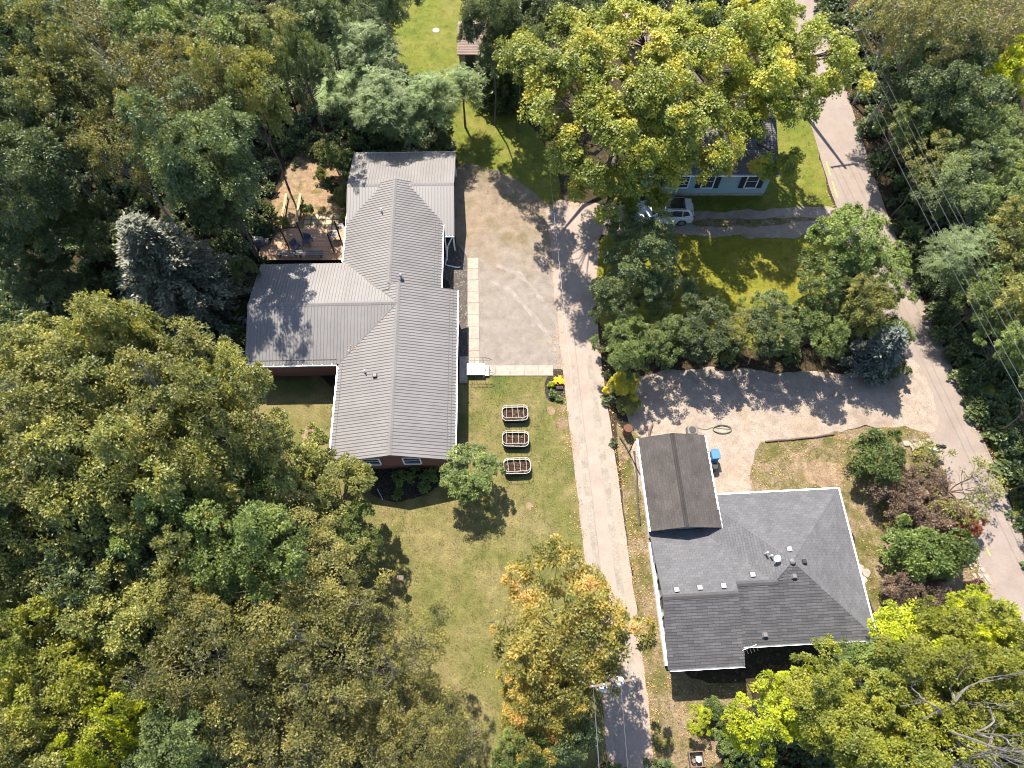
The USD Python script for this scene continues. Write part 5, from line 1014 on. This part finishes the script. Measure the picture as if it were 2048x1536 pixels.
# ---------------------------------------------------------------- deck and back garden
dk = thing('garden_deck', 'low reddish wooden deck behind the west roof', 'deck', (-16.2, 33.75, 0))
nb = 22
for k in range(nb): m = MB(); y = -1.45 + 2.9 * k / nb; m.box((-3.25, y + .004, .36), (3.25, y + 2.9 / nb - .006, .40), bevel=.004); m.build('deck_board', 'deck_wood', dk)
m = MB(); m.box((-3.25, 1.46, .02), (3.25, 1.52, .38)); m.box((-3.31, -1.45, .02), (-3.26, 1.52, .38)); m.build('skirt', 'deck_wood', dk)
for x in (-3.0, -1, 1, 3.0):
    for y in (-1.2, 1.3): m = MB(); m.box((x - .06, y - .06, 0), (x + .06, y + .06, .35)); m.build('footing', 'weathered_wood', dk)
pg = thing('string_light_posts', 'four black posts with thin wires over the deck', 'pergola', (-16.2, 33.75, .4))
PX = [(-1.1, -.25), (.05, .3), (2.45, -.65), (2.85, .5)]
for x, y in PX: m = MB(); m.box((x - .05, y - .05, 0), (x + .05, y + .05, 2.3), bevel=.01); m.build('post', 'post_black', pg)
for a, b in ((0, 1), (1, 3), (3, 2), (2, 0)):
    p, q = np.array([*PX[a], 2.27]), np.array([*PX[b], 2.27]); m = MB(); m.tube([p + (q - p) * s - np.array([0, 0, .25 * math.sin(math.pi * s)]) for s in np.linspace(0, 1, 8)], .007, 4); m.build('light_string', 'wire_black', pg)
def lounge(px, py, rz, label):
    t = thing('lounge_chair', label, 'chair', P(px, py, .4), rz, 'lounge chairs on the deck')
    for x in (-.3, .3):
        for y in (-.28, .28): m = MB(); m.box((x - .025, y - .025, 0), (x + .025, y + .025, .34 if y < 0 else .6)); m.build('leg', 'grey_metal', t)
    m = MB(); m.box((-.3, -.3, .3), (.3, .28, .42), bevel=.04); m.build('seat', 'cushion', t)
    m = MB(); m.box((-.3, .22, .42), (.3, .34, .85), bevel=.04); m.build('backrest', 'cushion', t)
    for x in (-.33, .33): m = MB(); m.box((x - .03, -.28, .56), (x + .03, .3, .6), bevel=.01); m.build('armrest', 'grey_metal', t)
lounge(594, 497, .9, 'left dark cushioned lounge chair on the deck'); lounge(616, 486, -.2, 'right dark cushioned lounge chair on the deck')
t = thing('bench', 'long grey bench along the house side of the deck', 'bench', P(602, 512, .4)); [MB().box((-1.75, -.22 + k * .16, .38), (1.75, -.08 + k * .16, .42), bevel=.008).build('slat', 'grey_box', t) for k in range(3)]
for x in (-1.6, 0, 1.6): m = MB(); m.box((x - .04, -.2, 0), (x + .04, .24, .38)); m.build('leg', 'grey_metal', t)
t = thing('round_table', 'small dark round table at the house corner of the deck', 'table', P(672, 478, .4)); m = MB(); m.tube([(0, 0, .62), (0, 0, .66)], .38, 20); m.build('table_top', 'dark_plastic', t); m = MB(); m.tube([(0, 0, 0), (0, 0, .62)], .04, 8); m.build('leg', 'grey_metal', t)
t = thing('fire_pit', 'dark round bowl at the right end of the pavers', 'fire pit', P(686, 459)); m = MB(); m.tube([(0, 0, 0), (0, 0, .1), (0, 0, .35), (0, 0, .36), (0, 0, .2)], [.2, .3, .36, .31, .2], 18); m.build('bowl', 'post_black', t); m = MB(); m.tube([(0, 0, .34), (0, 0, .37)], .375, 18); m.build('lid', 'dark_plastic', t)
t = thing('barbecue', 'covered grey barbecue left of the deck', 'barbecue', P(524, 494)); m = MB(); m.box((-.35, -.3, .1), (.35, .3, .85), bevel=.04); m.build('body', 'grey_metal', t); m = MB(); m.box((-.38, -.28, .85), (.38, .28, 1.1), bevel=.12); m.build('lid', 'grey_metal', t); m = MB(); m.box((.4, -.25, .78), (.75, .25, .82)); m.build('side_shelf', 'weathered_wood', t)
t = thing('storage_box', 'dark blue storage box beside the barbecue', 'box', P(538, 486)); m = MB(); m.box((-.25, -.35, 0), (.25, .35, .5), bevel=.03); m.build('body', 'cushion', t); m = MB(); m.box((-.27, -.37, .5), (.27, .37, .56), bevel=.02); m.build('lid', 'dark_plastic', t)
st = thing('garden_stairs', 'sandy garden stairs between two fresh timber rails', 'stairs', P(586, 425))
for x, nm in ((-.62, 'left'), (.52, 'right')):
    m = MB(); m.box((x - .09, -1.55, .42), (x + .09, 1.55, .48), bevel=.01); r_ = m.build('rail', 'fresh_wood', st)
    for y in (-1.4, -.5, .5, 1.4): m = MB(); m.box((x - .045, y - .045, 0), (x + .045, y + .045, .42)); m.build('post', 'fresh_wood', r_)
for k in range(5): m = MB(); m.box((-.5, -1.5 + k * .62, 0), (.4, -1.4 + k * .62, .1), bevel=.01); m.build('riser', 'weathered_wood', st)
for k in range(5): m = MB(); m.box((-.5, -1.395 + k * .62, 0), (.4, -.885 + k * .62, .085)); m.build('tread', 'orange_dirt', st)
pv = thing('paver_patio', 'patio of square tan pavers with grassy joints behind the deck', 'patio', (-15.1, 36.2, 0))
for j in range(3):
    for k in range(5): m = MB(); m.box((-1.42 + k * .57, -.78 + j * .53, 0), (-1.42 + k * .57 + .49, -.78 + j * .53 + .46, .05 + RNG.uniform(0, .01)), bevel=.012); m.build('paver', 'paver', pv)
m = MB(); m.box((-1.5, -.86, 0), (1.5, .86, .02)); m.build('joint_grass', 'lawn_green', pv)

# ---------------------------------------------------------------- poles and wires
def sag(p, q, s, n=24): p, q = np.array(p, float), np.array(q, float); t = np.linspace(0, 1, n)[:, None]; return p + (q - p) * t - np.array([0, 0, 1]) * 4 * s * t * (1 - t)
p1 = np.array([25.4, 47.6, 0]); p0_ = np.array([32.9, 4.5, 0]); pn = np.array([23.9, 88., 0])
def pole(c, h, label, rz, trans=0):
    t = thing('utility_pole', label, 'utility pole', c, rz); m = MB(); m.tube([(0, 0, -.3), (0, 0, h * .5), (0, 0, h)], [.17, .145, .11], 10); m.build('shaft', 'pole_wood', t)
    m = MB(); m.box((-1.1, -.16, h - .65), (1.1, -.06, h - .53)); cr = m.build('crossarm', 'weathered_wood', t)
    for x in (-1.0, -.45, .45, 1.0): m = MB(); m.tube([(x, -.11, h - .53), (x, -.11, h - .47), (x, -.11, h - .36)], [.03, .06, .035], 8); m.build('insulator', 'transformer_grey', cr)
    m = MB(); m.tube([(0, 0, h), (0, 0, h + .25)], [.03, .02], 6); m.build('pole_pin', 'galvanized', t)
    for k in range(trans):
        a = (.1, 3.3)[k]; x, y = .42 * math.cos(a), .42 * math.sin(a) - .1; m = MB(); m.tube([(x, y, h - 1.9), (x, y, h - 1.85), (x, y, h - 1.05), (x, y, h - .98)], [.2, .25, .25, .2], 14); tr = m.build('transformer', 'transformer_grey', t)
        m = MB(); m.tube([(x + .05, y - .08, h - .98), (x + .05, y - .08, h - .85), (x + .05, y - .08, h - .74)], [.05, .06, .03], 8); m.build('bushing', 'insulator_red', tr)
    return t
ang = math.atan2(p0_[1] - p1[1], p0_[0] - p1[0]) + math.pi / 2
pole(p1, 9.0, 'tall utility pole beside the road at the top, half hidden by the golden maple', ang)
p2 = np.array([4.85, 2.0, 0]); pole(p2, 9.0, 'utility pole with grey transformers over the lane at the bottom', .15, 2)
dirx = np.array([math.cos(ang), math.sin(ang), 0])
def wires(name, label, spans, mat, r):
    for lb, pts in zip(label, spans): m = MB(); m.tube(pts, r, 5); tag(m.build(name, mat), lb, 'wire', 'overhead wires')
sp = [sag(p1 + dirx * o + [0, 0, z], p0_ + dirx * o + [0, 0, z], s) for o, z, s in ((-1.0, 8.65, .8), (-.45, 8.65, .85), (.45, 8.65, .9), (1.0, 8.65, .8), (2.1, 8.0, 1.0))]
wires('overhead_wire', [f'{w} of five wires strung along the right side of the road' for w in ('leftmost', 'second from left', 'middle', 'second from right', 'rightmost')], sp, 'wire_metal', .010)
north = np.array([1.2, 62., 7.5])
wires('overhead_wire', ['long thin wire running from the lower pole up past the gravel parking area'], [sag(p2 + [-.1, 0, 6.6], north, 1.3, 40)], 'wire_metal', .008)
south = np.array([5.9, -30., 0])
wires('overhead_wire', ['leftmost of three wires from the lower pole off the bottom edge', 'middle of three wires from the lower pole off the bottom edge', 'rightmost of three wires from the lower pole off the bottom edge'],
      [sag(p2 + [o, -.1, 8.6 - dz], south + [o, 0, 8.6 - dz], .5) for o, dz in ((-.95, 0), (-.7, 2.2), (.4, .1))], 'wire_metal', .011)

# ---------------------------------------------------------------- the parked car
def car(c, rz, label):
    import manifold3d as m3
    t = thing('parked_car', label, 'car', c, rz)
    hull = lambda pts: m3.Manifold.hull_points(np.array(pts, np.float64))
    def sym(p): return [(x, s * y, z) for x, y, z in p for s in (-1, 1)]
    low = hull(sym([(-2.25, .62, .35), (-2.33, .6, .62), (-2.2, .84, .45), (-2.2, .86, .75), (-1.2, .93, .30), (1.3, .93, .30), (-1.0, .935, .92), (1.2, .935, .95), (2.15, .88, .42), (2.2, .88, .92), (2.32, .66, .5), (2.3, .7, .95), (-2.15, .74, .86), (-1.1, .86, 1.02), (2.12, .83, 1.06), (1.0, .9, 1.02)]))
    cab = hull(sym([(-1.05, .86, 1.0), (2.15, .82, 1.03), (2.2, .7, 1.0), (-.25, .62, 1.58), (.1, .64, 1.64), (1.4, .62, 1.63), (1.78, .58, 1.58), (1.95, .60, 1.45)]))
    body = low + cab
    for x in (-1.38, 1.40):
        for s in (-1, 1): body = body - m3.Manifold.cylinder(.3, .40, .40, 28).rotate((90, 0, 0)).translate((x, s * .80 + .15, .36))
    body = body.refine_to_length(.25)
    m = MB(); mm = body.to_mesh(); m.add(np.array(mm.vert_properties[:, :3]), np.array(mm.tri_verts)); bd = m.build('body', 'car_paint', t, smooth=28)
    def pane(pts, mat='car_glass', name='window'):
        p = np.array(pts, float); n = normal(p); cen = p.mean(0)
        if n @ (cen - np.array([.4, 0, 1.0])) < 0: p = p[::-1]; n = -n
        m = MB(); m.slab(p + n * .012, .02); m.build(name, mat, t)
    for s in (-1, 1):
        f = lambda x, z: (x, s * (.862 - (z - 1.0) * .385 - .018 * max(0, x - 1)), z)
        pane([f(-.78, 1.07), f(.28, 1.07), f(.28, 1.53), f(-.22, 1.52)]); pane([f(.36, 1.07), f(1.28, 1.07), f(1.28, 1.53), f(.36, 1.54)]); pane([f(1.36, 1.08), f(1.92, 1.18), f(1.72, 1.48), f(1.36, 1.52)])
        m = MB(); m.box((-.85, s * .93, .98), (-.68, s * 1.05, 1.1), bevel=.03); m.build('mirror', 'car_paint', t)
        m = MB(); m.box((2.12, s * .72 - .1, .86), (2.3, s * .72 + .1, 1.02), bevel=.03); m.build('tail_light', 'tail_light', t)
        m = MB(); m.box((-2.28, s * .62 - .14, .64), (-2.12, s * .62 + .14, .76), bevel=.03); m.build('headlight', 'window_glass', t)
        m = MB(); m.tube([(-.2, s * .55, 1.64), (-.1, s * .56, 1.69), (1.5, s * .55, 1.68), (1.6, s * .55, 1.62)], .018, 6); m.build('roof_rail', 'alloy', t)
        for x in (-1.38, 1.40):
            m = MB(); m.tube([(x, s * .72, .36), (x, s * .76, .36), (x, s * .90, .36), (x, s * .925, .36)], [.30, .345, .345, .31], 24); wh = m.build('wheel', 'tyre', t)
            m = MB(); m.tube([(x, s * .925, .36), (x, s * .932, .36)], [.23, .22], 20); rm = m.build('rim', 'alloy', wh)
        for x in (.1, 1.1): m = MB(); m.box((x, s * .935, .9), (x + .16, s * .955, .925)); m.build('door_handle', 'alloy', t)
    pane([(-1.0, -.74, 1.06), (-1.0, .74, 1.06), (-.33, .58, 1.54), (-.33, -.58, 1.54)], name='windscreen')
    pane([(-.02, -.59, 1.632), (-.02, .59, 1.632), (1.5, .575, 1.628), (1.5, -.575, 1.628)], name='glass_roof')
    pane([(2.13, -.62, 1.1), (2.13, .62, 1.1), (1.97, .53, 1.42), (1.97, -.53, 1.42)], name='rear_window')
    m = MB(); m.box((1.72, -.55, 1.56), (2.02, .55, 1.61), bevel=.02); m.build('spoiler', 'car_paint', t)
    m = MB(); m.box((2.28, -.7, .38), (2.36, .7, .56), bevel=.03); m.build('bumper', 'dark_plastic', t); m = MB(); m.box((2.305, -.26, .72), (2.325, .26, .84)); m.build('number_plate', 'white_metal', t)
car((12.0, 36.75, 0), math.radians(-1.5), 'white estate car with a dark glass roof parked by the pale blue house')

# ---------------------------------------------------------------- things about the yards
t = thing('rusty_barrel', 'rusty burning barrel at the corner of the gravel drive', 'barrel', P(1253, 866)); m = MB(); m.tube([(0, 0, 0), (0, 0, .28), (0, 0, .30), (0, 0, .32), (0, 0, .58), (0, 0, .6), (0, 0, .62), (0, 0, .86), (0, 0, .88), (0, 0, .5)], [.29, .29, .305, .29, .29, .305, .29, .29, .27, .26], 20); m.build('drum', 'rust', t); m = MB(); m.tube([(0, 0, .88), (0, 0, .905)], .295, 20); m.build('lid', 'rust', t)
t = thing('log', 'crooked dark log lying on the gravel above the garage', 'log', P(1299, 868)); m = MB(); m.tube([(-.15, -.75, .1), (-.1, -.3, .12), (.02, .2, .11), (.28, .75, .1)], [.07, .085, .08, .05], 8); m.build('wood', 'brown_twig', t); m = MB(); m.tube([(.02, .2, .14), (.2, .3, .25)], [.035, .015], 5); m.build('stub', 'brown_twig', t)
t = thing('air_conditioner', 'grey metal utility box at the garage end wall', 'box', P(1381, 866)); m = MB(); m.box((-.33, -.3, 0), (.33, .3, .62), bevel=.03); m.build('body', 'grey_box', t); m = MB(); m.tube([(0, 0, .62), (0, 0, .65)], .24, 18); m.build('grille', 'dark_plastic', t)
t = thing('recycling_bin', 'bright blue recycling bin beside the garage wall', 'bin', P(1424, 918), .1)
for nm, (a, b, z0_, z1_), mt in (('body', (.25, .3, 0, .95), 'blue_plastic'), ('lid', (.28, .34, .95, 1.02), 'blue_plastic')): m = MB(); m.box((-a, -b, z0_), (a, b, z1_), bevel=.03); m.build(nm, mt, t)
m = MB(); m.tube([(-.22, .33, .98), (.22, .33, .98)], .025, 6); m.build('handle', 'dark_plastic', t); [MB().tube([(x, .28, .1), (x + .05, .28, .1)], .1, 12).build('wheel', 'tyre', t) for x in (-.27, .22)]
t = thing('black_bin', 'small black bin behind the blue recycling bin', 'bin', P(1426, 938)); m = MB(); m.tube([(0, 0, 0), (0, 0, .55)], [.2, .25], 14); m.build('body', 'dark_plastic', t); m = MB(); m.tube([(0, 0, .55), (0, 0, .6)], [.26, .2], 14); m.build('lid', 'black_metal', t)
rng = np.random.default_rng(77)
def hose_coil(): 
    t = thing('garden_hose', 'pale green garden hose coiled on the gravel drive', 'hose', P(1440, 862)); a = np.linspace(0, 21, 120)
    p = np.c_[.15 + .62 * np.cos(a) * (1 + .05 * np.sin(a * 1.7)), .1 + .3 * np.sin(a) * (1 + .08 * np.cos(a * .6)), .03 + .004 * a]; tail = np.array([(-.5, .25, .03), (-.9, .1, .03), (-1.3, .15, .03), (-1.7, .3, .03), (-1.9, .1, .03), (-1.95, -.3, .03)])
    m = MB(); m.tube(p, .018, 5); m.build('coil', 'hose_green', t); m = MB(); m.tube(np.vstack([p[:1], tail]), .018, 5); m.build('hose_tail', 'hose_green', t)
hose_coil()
a, b = P(1268, 905), P(1280, 1050); t = thing('gutter_pipe', 'long black pipe lying along the garage wall beside the lane', 'pipe', (a + b) / 2); d = (b - a) / 2; m = MB(); m.tube([-d + [0, 0, .1], -d * .3 + [.05, 0, .08], d * .4 + [-.04, 0, .08], d + [0, 0, .1]], .055, 8); m.build('pipe', 'dark_plastic', t); m = MB(); m.tube([-d * 1.02 + [0, 0, .1], -d * .96 + [0, 0, .1]], .075, 8); m.build('coupling', 'black_metal', t)
def rock(name, label, px, py, w, l, h, rz, mat='stone', parent=None, z=0.):
    s = trimesh.creation.icosphere(2); v = np.array(s.vertices); v = np.sign(v) * np.abs(v) ** .7; v *= 1 + (meshkit.fbm(v * 1.7 + [px, py, 0], 3) - .5)[:, None] * .45; v = v * [w / 2, l / 2, h / 2] + [0, 0, h * .4]
    m = MB(); m.add(v, s.faces); c = P(px, py); c[2] = z
    t = m.build(name, mat, smooth=35); x = UsdGeom.Xformable(t); x.AddTranslateOp().Set(Gf.Vec3d(*map(float, c))); x.AddRotateZOp().Set(rz); tag(t, label, 'stone')
rock('flat_stone', 'round flat stone at the left end of the stone row by the road', 1812, 888, .45, .42, .16, 0)
rock('flat_stone', 'narrow upright stone second in the stone row', 1822, 895, .2, .55, .2, 12)
rock('flat_stone', 'large flat slab in the middle of the stone row', 1831, 893, .38, .46, .24, 15); rock('flat_stone', 'large flat slab at the right end of the stone row', 1840, 890, .36, .45, .24, -10)
rock('flat_stone', 'small stone above the large slabs in the stone row', 1829, 882, .22, .2, .14, 0); rock('flat_stone', 'pale boulder alone at the road edge near the mailboxes', 1855, 882, .3, .28, .22, 0)
for k, (x, y) in enumerate(((1712, 1150), (1726, 1160), (1733, 1146), (1722, 1138))): rock('paving_stone', ('lowest left', 'lowest right', 'upper right', 'topmost')[k] + ' of the pinkish flagstones beside the house gable edge', x, y, .5, .42, .07, 30 * k)
fs = thing('flagstone_steps', 'pale irregular flagstones leading from the shrubs to the road', 'path', P(1955, 1140)); tag(fs, kind='structure')
for k in range(15): m = MB(); q = np.array([(k % 3) * .36 - .36 + .09 * (k // 3) - .2, .72 - (k // 3) * .36]) + rng.normal(0, .03, 2); aa = np.sort(rng.uniform(0, 6.28, 7)); rr = rng.uniform(.14, .21, 7); m.prism(Polygon([(q[0] + r * math.cos(x), q[1] + r * math.sin(x)) for x, r in zip(aa, rr)]).convex_hull, .0, .06); m.build('flagstone', 'stone', fs)
def mailbox(px, py, mat, label, rz):
    t = thing('mailbox', label, 'mailbox', P(px, py), rz); m = MB(); m.box((-.05, -.05, 0), (.05, .05, 1.05)); m.build('post', 'weathered_wood', t)
    pr = [(-.11, 1.05), (.11, 1.05), (.11, 1.2)] + [(.11 * math.cos(x), 1.2 + .11 * math.sin(x)) for x in np.linspace(.3, 2.84, 6)] + [(-.11, 1.2)]; m = MB(); m.extrude_y(pr, -.28, .28); m.build('box', mat, t)
    m = MB(); m.extrude_y([(x * .93, 1.18 + (z - 1.18) * .93) for x, z in pr], .28, .3); m.build('door', mat, t); m = MB(); m.box((.112, -.1, 1.2), (.125, -.06, 1.36)); m.build('flag', 'tail_light', t)
mailbox(1853, 912, 'white_paint', 'white mailbox on a post at the road edge', 1.3); mailbox(1864, 905, 'black_metal', 'black mailbox on a post overhanging the road edge', 1.45)
t = thing('pallet_box', 'grey wooden crate with a white bucket and black hose at the bottom edge', 'crate', P(1391, 1518), .05)
for k, (a, b) in enumerate((((-.42, -.4), (.42, -.36)), ((-.42, .36), (.42, .4)), ((-.42, -.36), (-.38, .36)), ((.38, -.36), (.42, .36)))): m = MB(); m.box((*a, 0), (*b, .4)); m.build('side_board', 'weathered_wood', t)
m = MB(); m.box((-.38, -.36, .05), (.38, .36, .09)); m.build('floor_board', 'weathered_wood', t)
c = P(1391, 1518); t2 = thing('bucket', 'white bucket standing in the grey crate', 'bucket', c + [.08, .0, .09]); m = MB(); m.tube([(0, 0, 0), (0, 0, .36), (0, 0, .365), (0, 0, .08)], [.13, .16, .15, .12], 16); m.build('pail', 'white_metal', t2); m = MB(); m.tube([(.16 * math.cos(x), .16 * math.sin(x) * .3, .36 + .0 * x) for x in np.linspace(0, 3.14, 9)], .008, 4); m.build('handle', 'grey_metal', t2)
t3 = thing('hose_coil', 'black hose coil lying in the grey crate', 'hose', c + [-.18, 0, .09]); a = np.linspace(0, 18, 70); m = MB(); m.tube(np.c_[.15 * np.cos(a), .19 * np.sin(a), .03 + .012 * a], .018, 5); m.build('coil', 'dark_plastic', t3)
t = thing('bird_feeder', 'thin post with a small feeder on the lawn beside the left trees', 'bird feeder', P(807, 1165)); m = MB(); m.tube([(0, 0, 0), (0, 0, 1.3)], .03, 6); m.build('post', 'brown_twig', t); m = MB(); m.box((-.13, -.1, 1.3), (.13, .1, 1.42)); m.build('tray', 'weathered_wood', t); m = MB(); m.extrude_y([(-.2, 1.5), (0, 1.62), (.2, 1.5), (.2, 1.47), (0, 1.59), (-.2, 1.47)], -.15, .15); m.build('roof', 'weathered_wood', t)
t = thing('fallen_branches', 'grey dead brush pile on the lawn left of the orange tree', 'branches', P(992, 1252))
for k in range(14): aa = rng.uniform(0, 6.28); L_ = rng.uniform(.3, .75); q = rng.normal(0, .2, 2); m = MB(); m.tube([(q[0] - math.cos(aa) * L_ * .5, q[1] - math.sin(aa) * L_ * .4, .03), (q[0], q[1] + .04, .07), (q[0] + math.cos(aa) * L_ * .5, q[1] + math.sin(aa) * L_ * .4, .05)], [.016, .012, .006], 4); m.build('branch', 'grey_twig', t)
tag(MB().tube([(*P(755, 978)[:2], .05), (*P(766, 1000)[:2], .03)], .02, 5).build('white_stake', 'white_metal'), 'thin white stake lying at the foot of the gable bed', 'stake')
tag(MB().tube([(-1.9 + 1.65 + .8, 12.55, .02), (-1.9 + 1.7 + .95, 12.3, .02)], .02, 5).build('fallen_stick', 'pale_bark'), 'short pale stick lying on the lawn near the lane', 'stick')
t = thing('drain_cover', 'round grey drain cover on the back lawn', 'drain cover', P(872, 61)); m = MB(); m.tube([(0, 0, 0), (0, 0, .03)], [.34, .33], 20); m.build('rim', 'stone', t); m = MB(); m.tube([(0, 0, .03), (0, 0, .045)], [.26, .25], 18); m.build('lid', 'grey_metal', t)

pe = [P(x, y) for x, y in ((1530, 884), (1580, 880), (1630, 875), (1668, 869))]; te = thing('timber_edging', 'row of dark timbers edging the front yard along the pale drive', 'edging', pe[0])
for k in range(3): m = MB(pe[0]); m.tube([pe[k] + [0, 0, .06], pe[k] * .5 + pe[k + 1] * .5 + [0, .03, .07], pe[k + 1] * .985 + pe[k] * .015 + [0, 0, .06]], [.07, .075, .065], 7); m.build('timber', 'brown_twig', te)
